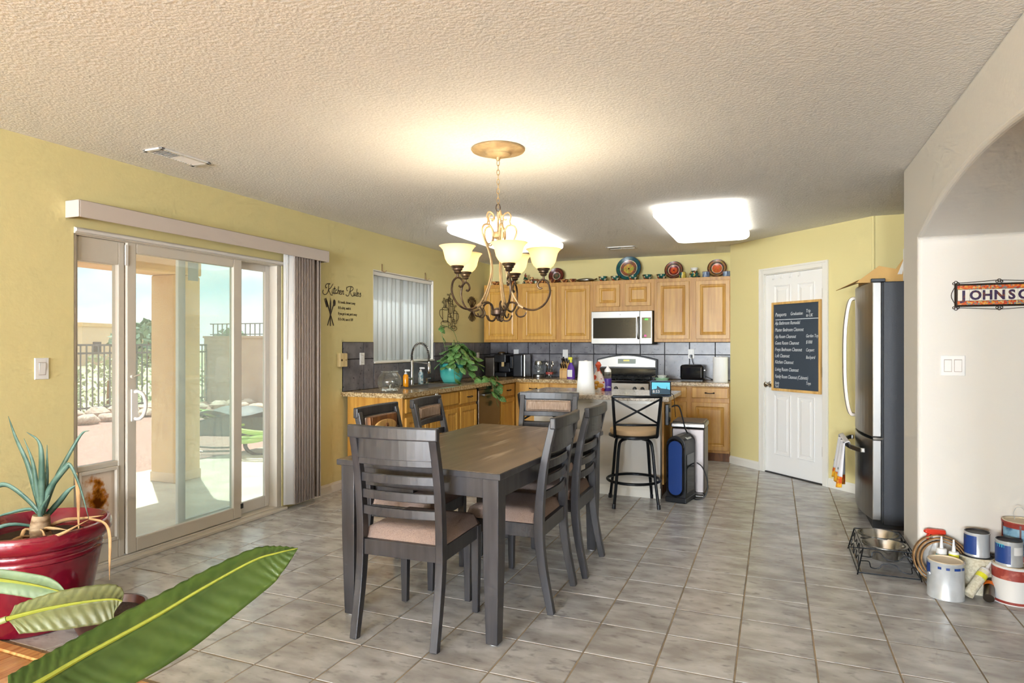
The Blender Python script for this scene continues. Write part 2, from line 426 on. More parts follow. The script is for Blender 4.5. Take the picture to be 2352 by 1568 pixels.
mat('towel_sun', s8(236, 176, 40), .9, col2=s8(206, 84, 30), scale=26, lo=.45, hi=.6)
mat('leaf_print', s8(60, 92, 84), .9)
mat('soap_orange', s8(232, 150, 20), .2)
mat('soap_clear', s8(206, 222, 226), .2, col2=s8(120, 160, 180), scale=40, lo=.5, hi=.58)
mat('screen', s8(70, 150, 170), .2, emit=s8(110, 190, 210), estr=.55)
mat('screen_dark', s8(40, 60, 74), .2, emit=s8(60, 90, 110), estr=.3)
mat('fabric_blue_grey', s8(84, 98, 124), .9, bump=.2, bscale=200)
mat('lcd', s8(120, 132, 118), .3)
mat('lcd_text', s8(200, 190, 90), .4, emit=s8(210, 200, 90), estr=.4)
mat('green_led', s8(60, 200, 40), .4, emit=s8(70, 220, 50), estr=.6)
mat('pink', s8(236, 80, 170), .5)
mat('knife_block', s8(214, 170, 104), .5, col2=s8(190, 144, 84), scale=3, stretch=(10, 10, 1))
mat('bread', s8(212, 160, 60), .6, col2=s8(190, 130, 40), scale=10)
mat('bag_print', s8(226, 214, 206), .35, col2=s8(196, 70, 46), scale=16, lo=.54, hi=.58)
mat('bag_red', s8(214, 84, 50), .4)
mat('mint', s8(150, 190, 160), .4)
mat('terracotta', s8(150, 74, 46), .5)
ringmat('plate_teal', [(0, s8(90, 30, 20)), (.05, s8(190, 160, 70)), (.32, s8(134, 84, 60)), (.50, s8(206, 186, 158)), (.54, s8(34, 72, 78)), (.60, s8(30, 84, 92)), (.76, s8(70, 40, 28))])
ringmat('plate_red', [(0, s8(90, 24, 20)), (.05, s8(206, 84, 40)), (.20, s8(120, 40, 34)), (.30, s8(206, 180, 150)), (.34, s8(90, 60, 50)), (.44, s8(140, 84, 60)), (.50, s8(70, 36, 28))])
ringmat('plate_orange', [(0, s8(206, 100, 50)), (.20, s8(200, 96, 52)), (.28, s8(206, 190, 160)), (.32, s8(84, 60, 48)), (.40, s8(150, 110, 70)), (.49, s8(80, 44, 30))])
ringmat('plate_dark', [(0, s8(120, 90, 60)), (.10, s8(80, 70, 50)), (.22, s8(190, 170, 140)), (.26, s8(90, 40, 30)), (.40, s8(110, 44, 32)), (.45, s8(70, 30, 24))])
dabmat('pot_green', s8(40, 70, 50), [s8(200, 170, 80), s8(170, 70, 40), s8(30, 96, 90), s8(210, 200, 170)], 50)
dabmat('pot_brown', s8(120, 66, 40), [s8(214, 180, 120), s8(80, 40, 28), s8(200, 140, 80)], 45)
dabmat('pot_blue', s8(96, 112, 140), [s8(150, 166, 186), s8(76, 88, 120)], 30)
dabmat('pot_yellow', s8(200, 176, 70), [s8(40, 80, 70), s8(210, 190, 90)], 30)
dabmat('mosaic', s8(206, 96, 44), [s8(214, 150, 60), s8(120, 130, 130), s8(180, 60, 40), s8(206, 170, 110)], 130)
mat('iron', s8(58, 46, 36), .5, .6)
mat('letter_tile', s8(226, 220, 206), .3)
mat('letter_ink', s8(54, 34, 70), .4, col2=s8(120, 60, 30), scale=30, lo=.55, hi=.62)
mat('cord', s8(26, 26, 28), .5)
mat('heater_face_reflect', s8(34, 62, 124), .25)  # blue window reflection painted into the colour of the black face
mat('logo_white', s8(214, 214, 206), .5)
# outdoors
mat('concrete', s8(206, 196, 182), .9, col2=s8(188, 176, 162), scale=3)
mat('gravel', s8(176, 140, 126), .95, col2=s8(142, 108, 98), scale=45, bump=.7, bscale=60)
mat('stucco', s8(222, 188, 146), .9, bump=.3, bscale=50, col2=s8(214, 178, 136), scale=4)
mat('block_wall', s8(188, 164, 146), .9, bump=.2, bscale=40, col2=s8(178, 152, 136), scale=2)
mat('iron_fence', s8(112, 116, 116), .6, .3)
mat('rock', s8(206, 188, 170), .9, col2=s8(172, 152, 138), scale=6, bump=.5, bscale=9, rnd=.12)
mat('scrub', s8(150, 158, 116), .9, col2=s8(190, 184, 150), scale=.5, lo=.4, hi=.6)
mat('bush', s8(170, 180, 146), .8, rnd=.2)
mat('tree', s8(120, 144, 124), .8, rnd=.2)
mat('adobe', s8(218, 190, 164), .9)
mat('hose', s8(168, 206, 120), .4)
mat('cart_dark', s8(72, 80, 84), .6)
glassmat('pane', (.95, .98, .97), 1.45, .9, haze=.15)
glassmat('pane_tint', (.90, .97, .95), 1.45, .9, haze=.13)
glassmat('glassware', (.96, .98, .98), 1.5, 1.0, haze=.06)
transmat('shade_glass', s8(250, 236, 200), s8(255, 234, 190), .6, .22)
transmat('vane_white', s8(236, 238, 240), s8(236, 242, 246), .55, 0)

def flapmat():
    m = bpy.data.materials.new('stained_flap'); MATS['stained_flap'] = m; m.use_nodes = True
    N = m.node_tree.nodes; L = m.node_tree.links; N.clear()
    o = N.new('ShaderNodeOutputMaterial'); d = N.new('ShaderNodeBsdfDiffuse'); t = N.new('ShaderNodeBsdfTranslucent')
    tc = N.new('ShaderNodeTexCoord'); mp = N.new('ShaderNodeMapping'); mp.inputs['Location'].default_value = (0, -2.555 * 6.0, -.40 * 2.6); mp.inputs['Scale'].default_value = (0, 6.0, 2.6)
    L.new(tc.outputs['Object'], mp.inputs['Vector'])
    ln = N.new('ShaderNodeVectorMath'); ln.operation = 'LENGTH'; L.new(mp.outputs[0], ln.inputs[0])
    nz = N.new('ShaderNodeTexNoise'); nz.inputs['Scale'].default_value = 22; nz.inputs['Detail'].default_value = 8; L.new(tc.outputs['Object'], nz.inputs['Vector'])
    ad = N.new('ShaderNodeMath'); ad.operation = 'MULTIPLY_ADD'; ad.inputs[1].default_value = 1.1; L.new(nz.outputs['Fac'], ad.inputs[0]); L.new(ln.outputs['Value'], ad.inputs[2])
    rp = N.new('ShaderNodeValToRGB'); el = rp.color_ramp.elements; el[0].position = .62; el[0].color = (*s8(120, 72, 24), 1); el[1].position = 1.0; el[1].color = (*s8(226, 216, 204), 1)
    e = el.new(.8); e.color = (*s8(190, 132, 50), 1)
    L.new(ad.outputs[0], rp.inputs[0]); L.new(rp.outputs[0], d.inputs[0]); L.new(rp.outputs[0], t.inputs[0])
    mx = N.new('ShaderNodeMixShader'); mx.inputs[0].default_value = .6; L.new(d.outputs[0], mx.inputs[1]); L.new(t.outputs[0], mx.inputs[2]); L.new(mx.outputs[0], o.inputs[0])
flapmat()
# ================================================================== THE SETTING
XL, YB, C = -3.65, 8.10, 2.42
CT = .885                                  # worktop height
# ---- tiled floor
fl = struct('floor', 'grey stone-look ceramic tile floor with tan grout', MB().box(-3.65, 2.3, 1.77, 8.1, -.06, -.003), 'grout')
TX, TY, TP, G = -.145, 3.266, .3066, .0065
def tile_mesh(w_, d):
    b = .0022; m = MB()
    m.rings(w_, d, [(0, 0), (0, .006), (b, .008)], 0, 0, False)
    m.v = [(x - w_ / 2, z - d / 2, y - .008) for x, y, z in m.v]
    return m.mesh('tile', 'floor_tile')
full = tile_mesh(TP - G, TP - G)
cells = []
i0 = int((-3.65 - TX) / TP) - 2
for i in range(i0, 9):
    for j in range(-6, 17):
        x0, x1 = TX + i * TP, TX + (i + 1) * TP; y0, y1 = TY + j * TP, TY + (j + 1) * TP
        x0, y0, y1 = max(x0, -3.65), max(y0, 1.79), min(y1, 8.1)
        if x1 - x0 < .03 or y1 - y0 < .03: continue
        cx, cy = (x0 + x1) / 2, (y0 + y1) / 2
        if cx > .756 and 4.24 < cy < 4.68: continue
        if cx > 1.5 and cy > 4.5 or cx > 1.75: continue
        if cx + cy > 7.25 or (cy > 6.27 and cx > .8): continue
        if cx < -3.12 and cy > 4.9 or cy > 7.62: continue
        cells.append((cx * cx + cy * cy, x0, x1, y0, y1))
cells.sort()
def seen(c):
    cx, cy = (c[1] + c[2]) / 2, (c[3] + c[4]) / 2
    d = -.379 * cx + .925 * cy; s_ = .925 * cx + .379 * cy
    return d > .5 and abs(1470 * s_ / d) < 1330
cells = [c for c in cells if seen(c)] + [c for c in cells if not seen(c)]
rest = MB()
for k, (q, x0, x1, y0, y1) in enumerate(cells):
    whole = abs(x1 - x0 - TP) < 1e-4 and abs(y1 - y0 - TP) < 1e-4
    if k < 300:
        o = link('tile', full if whole else tile_mesh(x1 - x0 - G, y1 - y0 - G), fl)
        o.location = ((x0 + x1) / 2, (y0 + y1) / 2, random.uniform(-.0006, .0002))
    else: rest.box(x0 + G / 2, x1 - G / 2, y0 + G / 2, y1 - G / 2, -.008, 0)
if rest.v: tag(rest.build('tile_field', 'floor_tile', fl), kind='stuff')
# ---- wooden floor of the living room
wf = struct('floor_wood', 'warm oak plank floor beginning at the tile edge', MB().box(-3.65, .756, -7, 1.72, -.06, -.012), 'oak_dark')
wrest = MB()
px = -3.65; k = 0
while px < .75:
    y1 = 1.71
    seg_ = [1.71, 1.0 - .31 * (k % 3), -.1 - .2 * (k % 4), -1.3, -2.6, -4, -5.5, -7]
    for a, b in zip(seg_, seg_[1:]):
        if a > .3 and px < -1.2:
            m = MB().box(-.0405, .0405, -(a - b) / 2 + .001, (a - b) / 2 - .001, -.012, 0)
            o = m.build('plank', 'wood_floor', wf, bev=.001, seg=1); o.location = (px + .0415, (a + b) / 2, 0)
        else: wrest.box(px + .001, px + .082, b + .001, a - .001, -.012, 0)
    px += .083; k += 1
tag(wrest.build('plank_field', 'wood_floor', wf), kind='stuff')
struct('trim_1', 'oak transition strip between plank floor and tile', MB().prism([(1.712, -.01), (1.722, .006), (1.765, .006), (1.785, -.008)], -3.65, .756, 'x'), 'wood_floor')
# ---- ceiling
struct('ceiling', 'off-white ceiling with knockdown plaster texture', MB().box(-3.82, 2.45, -7.15, 8.27, C, C + .1), 'ceiling')
# ---- walls
wl_ = MB()
for a, b, z0, z1 in ((-7, 2.40, 0, C), (2.40, 4.05, 1.975, C), (4.05, 5.31, 0, C), (5.31, 6.51, 0, 1.14), (5.31, 6.51, 2.05, C), (6.51, 8.25, 0, C)):
    wl_.box(XL - .16, XL, a, b, z0, z1)
wall_left = struct('wall_left', 'yellow painted wall with the sliding door and kitchen window', wl_, 'wall_yellow')
wall_back = struct('wall_back', 'yellow kitchen wall behind the range and upper cabinets', MB().box(-3.81, .1, YB, YB + .15, 0, C), 'wall_yellow')
PW = thing('wall_pantry', 'pale yellow diagonal wall holding the pantry door', None, (-.45, 7.50, 0), R(-45), kind='structure')
m = MB(); m.box(0, .505, 0, .12, 0, C); m.box(1.247, 1.76, 0, .12, 0, C); m.box(.505, 1.247, 0, .12, 2.04, C)
m.build('plaster', 'wall_yellow', PW)
struct('wall_fridge', 'strong yellow wall behind the refrigerator', MB().box(.775, 1.7, 6.265, 6.4, 0, C), 'wall_yellow')
struct('wall_alcove', 'yellow side wall of the refrigerator alcove', MB().box(1.5, 1.65, 4.6, 6.4, 0, C), 'wall_yellow')
arc = []
for i in range(41):
    y = 1.72 + 2.52 * i / 40; q = y - 2.98
    arc.append((y, 2.091 - 4.70 + math.sqrt(4.70 ** 2 - q * q)))
poly = [(-7, 0), (1.72, 0)] + arc + [(4.24, 0), (4.68, 0), (4.68, C), (-7, C)]
struct('wall_right', 'white wall with a wide shallow archway into the hall', MB().prism(poly, .756, 2.3, 'x'), 'wall_white', bev=.022, seg=4)
struct('wall_hall', 'white end wall of the hall beyond the archway', MB().box(2.28, 2.4, 1.5, 4.4, 0, C), 'wall_white')
m = MB()
for a, b, z0, z1 in ((-3.81, -3.4, 0, C), (-3.4, -.9, 0, .5), (-3.4, -.9, 2.15, C), (-.9, -.4, 0, C), (-.4, .7, 0, .5), (-.4, .7, 2.15, C), (.7, .9, 0, C)):
    m.box(a, b, -7.15, -7, z0, z1)
struct('wall_rear', 'white living-room wall with two windows', m, 'wall_white')
# ---- baseboards
def base_prof(t=.013, h=.085): return [(0, 0), (-t, 0), (-t, h - .02), (-t * .55, h - .008), (-t * .4, h), (0, h)]
def baseboard(name, label, length, loc, rz):
    o = struct(name, label, MB().prism([(p[0], p[1]) for p in base_prof()], 0, length, 'x'), 'trim_white')
    o.location = loc; o.rotation_euler = (0, 0, rz); return o
baseboard('baseboard_left', 'cream baseboard between the blinds and the kitchen cabinets', .40, (XL, 4.42, 0), R(90))
baseboard('baseboard_left_near', 'cream baseboard on the yellow wall behind the red planter', 9.38, (XL, -7, 0), R(90))
baseboard('baseboard_pantry', 'white baseboard between the oak cabinets and pantry door', .44, (-.45, 7.50, 0), R(-45))
baseboard('baseboard_pantry_far', 'white baseboard between the pantry door and refrigerator', .44, (-.45 + 1.30 * .7071, 7.50 - 1.30 * .7071, 0), R(-45))
# ---- pantry door
D2 = thing('door_2', 'white six-panel pantry door in the diagonal wall', None, (-.45, 7.50, 0), R(-45), kind='structure')
m = MB(); x0, w_, z0, h = .515, .722, .012, 2.018
m.box(x0, x0 + w_, .014, .045, z0, z0 + h)
slab = m.build('slab', 'door_white', D2)
for (a, b, c, d) in ((.636, .829, 1.62, 1.905), (.932, 1.116, 1.62, 1.905), (.636, .829, .95, 1.53), (.932, 1.116, .95, 1.53), (.636, .829, .21, .80), (.932, 1.116, .21, .80)):
    MB().rings(b - a, d - c, [(-.012, .0145), (-.008, .009), (0, .0105), (.008, .0145), (.022, .0145), (.042, .009)], a, c, False).build('panel', 'door_white', slab)
cs = MB()
def casing_prof(m, pts): pass
cs.box(.443, .507, -.016, .0, 0, 2.10); cs.box(.443, .463, -.021, -.016, 0, 2.10)
cs.box(1.238, 1.298, -.016, .0, 0, 2.10); cs.box(1.278, 1.298, -.021, -.016, 0, 2.10)
cs.box(.507, 1.238, -.016, .0, 2.04, 2.10); cs.box(.463, 1.278, -.021, -.016, 2.08, 2.10)
cs.build('casing', 'trim_white', D2, bev=.003)
jb = MB(); jb.box(.500, .513, 0, .10, 0, 2.04); jb.box(1.239, 1.25, 0, .10, 0, 2.04); jb.box(.5, 1.25, 0, .10, 2.032, 2.045); jb.build('jamb', 'trim_white', D2)
MB().box(.513, 1.239, -.002, .05, 0, .011).build('threshold', 'rubber', D2)
kn = MB(); kn.lathe([(0, 0), (.030, 0), (.032, .004), (.028, .008), (.012, .012), (.011, .03), (.018, .036), (.027, .046), (.027, .058), (.016, .066), (0, .067)], n=20)
kn.xf(Matrix.Translation((.566, .014, .905)) @ Matrix.Rotation(R(90), 4, 'X')); tag(kn.build('knob', 'chrome', D2, smooth=True), 'chrome round door knob')
for z in (1.80, 1.056, .312):
    hg = MB(); hg.cyl((1.236, .008, z - .05), (1.236, .008, z + .05), .007, n=10); hg.box(1.215, 1.236, .009, .0145, z - .045, z + .045); hg.build('hinge', 'steel_dark', D2)
# ---- sliding patio door
D1 = thing('door_1', 'vinyl sliding glass patio door with pet-door insert', None, (0, 0, 0), kind='structure')
def rect_frame(m, x0, x1, y0, y1, z0, z1, l, r, b, t):
    m.box(x0, x1, y0, y0 + l, z0, z1); m.box(x0, x1, y1 - r, y1, z0, z1); m.box(x0, x1, y0 + l, y1 - r, z0, z0 + b); m.box(x0, x1, y0 + l, y1 - r, z1 - t, z1)
m = MB(); rect_frame(m, -3.79, -3.655, 2.40, 4.05, 0, 1.975, .018, .055, .03, .035)
m.box(-3.655, -3.60, 2.40, 4.06, 0, .022); m.box(-3.672, -3.640, 2.40, 4.05, 1.945, 1.982)
m.build('frame', 'vinyl', D1, bev=.004)
MB().cyl((-3.634, 2.40, 1.965), (-3.634, 4.05, 1.965), .012, n=10).build('head_bead', 'vinyl_light', D1, smooth=True)
pp = MB(); rect_frame(pp, -3.735, -3.675, 2.418, 2.722, .03, 1.94, .022, .038, .11, .14); pp.box(-3.73, -3.68, 2.44, 2.684, .585, .615)
pp = pp.build('pet_panel', 'vinyl', D1, bev=.004)
MB().box(-3.708, -3.702, 2.44, 2.685, .615, 1.80).build('glass', 'pane', pp)
fr = MB(); rect_frame(fr, -3.695, -3.668, 2.442, 2.684, .14, .585, .016, .016, .02, .022); fr.build('flap_frame', 'vinyl', pp, bev=.003)
MB().grid(lambda a, b: (-3.69 + .006 * math.sin(a * 3.1) * math.sin(b * 3.1), 2.458 + .21 * a, .16 + .403 * b), 8, 10).build('flap', 'stained_flap', pp, smooth=True, sol=.004)
sl = MB(); rect_frame(sl, -3.705, -3.662, 2.73, 3.642, .034, 1.945, .062, .078, .085, .062); sl = sl.build('sliding_leaf', 'vinyl', D1, bev=.005)
MB().box(-3.686, -3.680, 2.79, 3.566, .118, 1.885).build('glass', 'pane_tint', sl)
MB().box(-3.664, -3.655, 2.715, 2.735, 1.80, 1.925).build('latch_block', 'vinyl_light', sl, bev=.002)
hd = MB(); hd.tube(spl([(-3.66, 2.775, .862), (-3.635, 2.785, .858), (-3.618, 2.80, .875), (-3.612, 2.812, .91), (-3.610, 2.815, .945), (-3.612, 2.812, .98), (-3.618, 2.80, 1.012), (-3.635, 2.785, 1.028), (-3.66, 2.775, 1.024)], 4), .011, 10); hd.box(-3.663, -3.652, 2.755, 2.795, .845, 1.042)
hd.build('pull_handle', 'vinyl_light', sl, smooth=True)
MB().cyl((-3.662, 2.762, 1.12), (-3.645, 2.762, 1.12), .012, n=12).tube([(-3.648, 2.762, 1.12), (-3.644, 2.80, 1.13)], .005, 8).build('thumb_latch', 'vinyl', sl, smooth=True)
MB().box(-3.664, -3.657, 3.63, 3.652, .10, .135).build('roller_stop', 'rubber', sl)
fx = MB(); rect_frame(fx, -3.757, -3.730, 3.15, 3.995, .034, 1.945, .06, .045, .085, .055); fx = fx.build('fixed_leaf', 'vinyl_light', D1, bev=.005)
MB().box(-3.746, -3.740, 3.20, 3.955, .118, 1.892).build('glass', 'pane_tint', fx)
MB().box(-3.7385, -3.737, 3.235, 3.32, 1.76, 1.885).build('sticker', 'plastic_white', fx)
# ---- kitchen window
W1 = thing('window_1', 'white vinyl kitchen window above the sink', None, (0, 0, 0), kind='structure')
m = MB(); rect_frame(m, -3.79, -3.74, 5.31, 6.51, 1.14, 2.05, .05, .05, .05, .05); m.box(-3.785, -3.75, 5.885, 5.935, 1.19, 2.0); m.build('frame', 'plastic_white', W1, bev=.004)
for a, b in ((5.36, 5.885), (5.935, 6.46)): MB().box(-3.77, -3.764, a, b, 1.19, 2.0).build('pane', 'pane', W1)
MB().box(-3.74, -3.63, 5.31, 6.51, 1.128, 1.146).build('sill', 'trim_white', W1, bev=.004)
m = MB(); m.box(-3.80, -3.6495, 5.305, 5.316, 1.14, 2.05); m.box(-3.80, -3.6495, 6.504, 6.515, 1.14, 2.05); m.box(-3.80, -3.6495, 5.305, 6.515, 2.045, 2.056); m.build('reveal', 'trim_white', W1)
# ---- rear windows (behind the camera)
for n, (a, b) in (('window_2', (-3.4, -.9)), ('window_3', (-.4, .7))):
    q = thing(n, 'living-room window behind the dining area' if n == 'window_2' else 'narrow living-room window beside the wide one', None, (0, 0, 0), kind='structure')
    m = MB()
    for u0, u1, z0, z1 in ((a, b, .5, .55), (a, b, 2.1, 2.15), (a, a + .05, .5, 2.15), (b - .05, b, .5, 2.15)): m.box(u0, u1, -7.08, -7.02, z0, z1)
    m.build('frame', 'plastic_white', q)
# ---- backsplash tiles: grout bed + tiles, children of their walls
def splash(parent, cuts, rows, place, bed):
    bed.build('grout_bed', 'splash_grout', parent)
    for a, b in zip(cuts, cuts[1:]):
        for c, d in zip(rows, rows[1:]):
            if b - a < .02: continue
            mm = MB().rings(b - a - .008, d - c - .008, [(0, 0), (0, -.006), (.002, -.008)], -(b - a - .008) / 2, 0)
            o = mm.build('tile', 'splash_tile', parent); place(o, (a + b) / 2, c + .004)
def pl_left(o, y, z): o.location = (XL + .003, y, z); o.rotation_euler = (0, 0, R(90))
def pl_back(o, x, z): o.location = (x, YB - .003, z)
wall_left_splash = [4.825, 5.142] + [5.142 + .305 * i for i in range(1, 10)] + [8.09]
below = [c for c in wall_left_splash]
bed = MB().box(XL, XL + .003, 4.82, 5.31, CT, 1.34).box(XL, XL + .003, 5.31, 6.51, CT, 1.125).box(XL, XL + .003, 6.51, 8.1, CT, 1.34)
splash(wall_left, [4.825, 5.142, 5.305], [CT, 1.18, 1.338], pl_left, bed)
splash(wall_left, [5.305, 5.447, 5.752, 6.057, 6.362, 6.515], [CT, 1.125], pl_left, MB().box(XL, XL + .002, 5.4, 5.5, 1.0, 1.1))
splash(wall_left, [6.515, 6.667, 6.972, 7.277, 7.582, 7.887, 8.09], [CT, 1.18, 1.338], pl_left, MB().box(XL, XL + .002, 6.6, 6.7, 1.0, 1.1))
splash(wall_back, [-3.64, -3.38, -3.075, -2.771, -2.474, -2.168, -1.87, -1.563, -1.26, -.96, -.658, -.455], [CT, 1.19, 1.345], pl_back, MB().box(-3.65, -.45, YB - .003, YB, CT, 1.345))
# ================================================================== KITCHEN BUILT-INS
DOOR = [(0, 0), (0, -.017), (.003, -.020), (.046, -.020), (.052, -.013), (.062, -.011), (.082, -.017)]
DRAW = [(0, 0), (0, -.015), (.006, -.020)]
def door_part(parent, x0, x1, z0, z1, mname='oak_door'):
    """raised-panel door in local XZ, front towards -Y, hung on the face y = 0"""
    return MB().rings(x1 - x0, z1 - z0, DOOR, x0, z0).build('door', mname, parent)
def pull(parent, cx, cz, w_=.09):
    m = MB(); m.tube(spl([(cx - w_ / 2, -.019, cz), (cx - w_ / 2, -.038, cz), (cx, -.046, cz - .004), (cx + w_ / 2, -.038, cz), (cx + w_ / 2, -.019, cz)], 4), .0055, 8)
    for s_ in (-1, 1): m.ball((cx + s_ * w_ / 2, -.038, cz), .009, 10, 6)
    return m.build('pull', 'pull', parent, smooth=True)
def drawer(parent, x0, x1, z0, z1, handle=True):
    d = MB().rings(x1 - x0, z1 - z0, DRAW, x0, z0).build('drawer', 'oak_door', parent)
    if handle: pull(d, (x0 + x1) / 2, (z0 + z1) / 2)
    return d
def base_cab(label, w_, loc, rz, doors, drawers, depth=.583, end=None):
    t = thing('base_cabinet', label, 'cabinet', loc, rz, 'oak base cabinets')
    m = MB(); m.box(0, w_, 0, depth, .10, CT - .042); m.build('body', 'oak', t, bev=.002)
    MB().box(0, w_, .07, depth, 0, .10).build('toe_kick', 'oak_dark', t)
    for a, b, c, d in doors: door_part(t, a, b, c, d)
    for a, b, c, d, h in drawers: drawer(t, a, b, c, d, h)
    return t
FX = -3.03
def yc(*a): return [x - 4.85 for x in a]
# run along the left wall (faces +X): local x = world y
base_cab('oak base cabinet at the free end of the sink counter', .45, (FX, 4.85, 0), R(90), [(.04, .42, .13, .665)], [(.04, .42, .705, .83, True)])
sbc = base_cab('oak sink base cabinet below the faucet', .62, (FX, 5.30, 0), R(90), [(.03, .30, .13, .665), (.32, .60, .13, .665)], [(.03, .60, .705, .83, False)])
MB().box(.10, .145, -.032, -.019, .78, .86).build('safety_latch', 'plastic_white', sbc, bev=.004)
base_cab('oak base cabinet between the sink base and dishwasher', .44, (FX, 5.92, 0), R(90), [(.02, .42, .13, .665)], [(.02, .42, .695, .83, True)])
base_cab('oak corner base cabinet beyond the dishwasher', .50, (FX, 6.985, 0), R(90), [(.02, .46, .13, .655)], [(.02, .46, .685, .83, True)])
# end panel child of the first cabinet is its own body side; worktop corner filler along the back wall
base_cab('oak base cabinet in the back corner left of the range', .93, (-3.03, 7.50, 0), 0, [(.05, .46, .13, .665), (.48, .90, .13, .665)], [(.05, .46, .705, .83, True), (.48, .90, .705, .83, True)])
base_cab('oak base cabinet between range and pantry wall', .87, (-1.33, 7.50, 0), 0, [(.03, .408, .131, .664), (.465, .86, .131, .664)], [(.03, .408, .713, .831, True), (.465, .86, .713, .831, True)])
def upper(label, x0, x1, z0, z1, doors):
    t = thing('upper_cabinet', label, 'cabinet', (x0, 7.80, 0), 0, 'oak upper cabinets')
    MB().box(0, x1 - x0, 0, .283, z0, z1).build('body', 'oak', t, bev=.002)
    for a, b, c, d in doors: door_part(t, a - x0, b - x0, c, d)
    return t
upper('double-door oak upper cabinet in the corner beside the wall art', -3.60, -2.545, 1.345, 2.107, [(-3.575, -3.112, 1.378, 2.058), (-3.04, -2.582, 1.378, 2.058)])
upper('single-door oak upper cabinet left of the microwave', -2.545, -2.10, 1.345, 2.107, [(-2.51, -2.136, 1.378, 2.06)])
upper('short oak upper cabinet above the microwave', -2.10, -1.34, 1.725, 2.107, [(-2.059, -1.757, 1.783, 2.058), (-1.687, -1.379, 1.787, 2.062)])
upper('double-door oak upper cabinet beside the pantry wall', -1.34, -.458, 1.345, 2.107, [(-1.303, -.927, 1.382, 2.063), (-.85, -.472, 1.382, 2.063)])
# worktops
SX0, SX1, SY0, SY1 = -3.47, -3.10, 5.42, 6.08       # sink cut-out
m = MB()
for a, b, c, d in ((-3.65, -2.995, 4.80, SY0), (-3.65, SX0, SY0, SY1), (SX1, -2.995, SY0, SY1), (-3.65, -2.995, SY1, 8.1), (-2.995, -2.105, 7.465, 8.1)): m.box(a, b, c, d, CT - .04, CT)
wt_ = thing('worktop', 'speckled beige granite worktop running round the corner with the sink', 'worktop')
m.build('slab', 'granite', wt_)
tag(MB().box(-1.335, -.458, 7.465, 8.1, CT - .04, CT).build('worktop', 'granite', bev=.004), 'short beige granite worktop between range and pantry wall', 'worktop')
# sink
sk = thing('sink', 'stainless undermount sink set in the granite worktop', 'sink', ((SX0 + SX1) / 2, (SY0 + SY1) / 2, CT))
hw, hd_ = (SX1 - SX0) / 2, (SY1 - SY0) / 2
m = MB(); m.add([(-hw, -hd_, -.002), (hw, -hd_, -.002), (hw, hd_, -.002), (-hw, hd_, -.002), (-hw + .03, -hd_ + .03, -.20), (hw - .03, -hd_ + .03, -.20), (hw - .03, hd_ - .03, -.20), (-hw + .03, hd_ - .03, -.20)],
              [(0, 1, 5, 4), (1, 2, 6, 5), (2, 3, 7, 6), (3, 0, 4, 7), (4, 5, 6, 7)])
m.build('basin', 'steel', sk, sol=.004)
rm = MB()
rm.tube([(-hw, -hd_, .003), (hw, -hd_, .003), (hw, hd_, .003), (-hw, hd_, .003)], .007, 8, closed=True); rm.build('rim', 'steel', sk, smooth=True)
MB().lathe([(0, -.196), (.04, -.196), (.045, -.199)], n=20).build('drain', 'chrome', sk, smooth=True)
# faucet with coil spring spout
fc = thing('faucet', 'tall chrome spring faucet arching over the sink', 'faucet', (-3.53, 5.84, CT))
MB().lathe([(0, 0), (.028, 0), (.028, .008), (.018, .014), (.016, .06), (.016, .26), (.012, .27), (0, .27)], n=18).build('column', 'nickel', fc, smooth=True)
arch = spl([(0, 0, .26), (0, .0, .34), (.03, .0, .41), (.10, .0, .447), (.17, .0, .41), (.20, .0, .33), (.205, 0, .26)], 8)
MB().tube(arch, .008, 8).build('hose', 'black_plastic', fc, smooth=True)
cl = []; n_ = 30
for i in range(n_ * 8 + 1):
    t = i / (n_ * 8); k = t * (len(arch) - 1); a = arch[min(int(k), len(arch) - 2)]; b = arch[min(int(k), len(arch) - 2) + 1]
    p = a.lerp(b, k - int(k) if int(k) < len(arch) - 1 else 1); d = (b - a).normalized(); u = Vector((0, 1, 0)); v_ = d.cross(u); an = 2 * math.pi * n_ * t
    cl.append(p + (u * math.cos(an) + v_ * math.sin(an)) * .015)
MB().tube(cl, .0028, 5).build('spring', 'chrome', fc, smooth=True)
MB().lathe([(0, -.01), (.016, -.01), (.02, .0), (.019, .07), (.012, .09), (.012, .11), (0, .11)], (.205, 0, .14), 16).build('spray_head', 'chrome', fc, smooth=True)
MB().tube([(0, 0, .245), (.19, 0, .235)], .005, 8).build('holder_arm', 'nickel', fc, smooth=True)
MB().tube([(0, 0, .07), (.0, -.03, .07), (.02, -.10, .085)], [.012, .013, .008], 10).build('lever', 'nickel', fc, smooth=True)
# dishwasher
dw = thing('dishwasher', 'stainless dishwasher under the granite worktop, trailing vine in front', 'dishwasher', (FX, 6.372, 0), R(90))
MB().box(.004, .60, 0, .56, .10, CT - .045).build('body', 'black_matte', dw)
MB().box(.006, .598, -.022, 0, .11, CT - .075).build('front_panel', 'steel_dark', dw, bev=.004)
MB().box(.006, .598, -.020, 0, CT - .073, CT - .047).build('control_strip', 'black_gloss', dw)
hm = MB(); hm.tube([(.08, -.052, .755), (.52, -.052, .755)], .011, 10); hm.cyl((.10, -.05, .755), (.10, -.02, .755), .007, n=8); hm.cyl((.50, -.05, .755), (.50, -.02, .755), .007, n=8)
hm.build('handle', 'steel', dw, smooth=True)
MB().box(.004, .60, .06, .5, 0, .10).build('toe_kick', 'black_matte', dw)
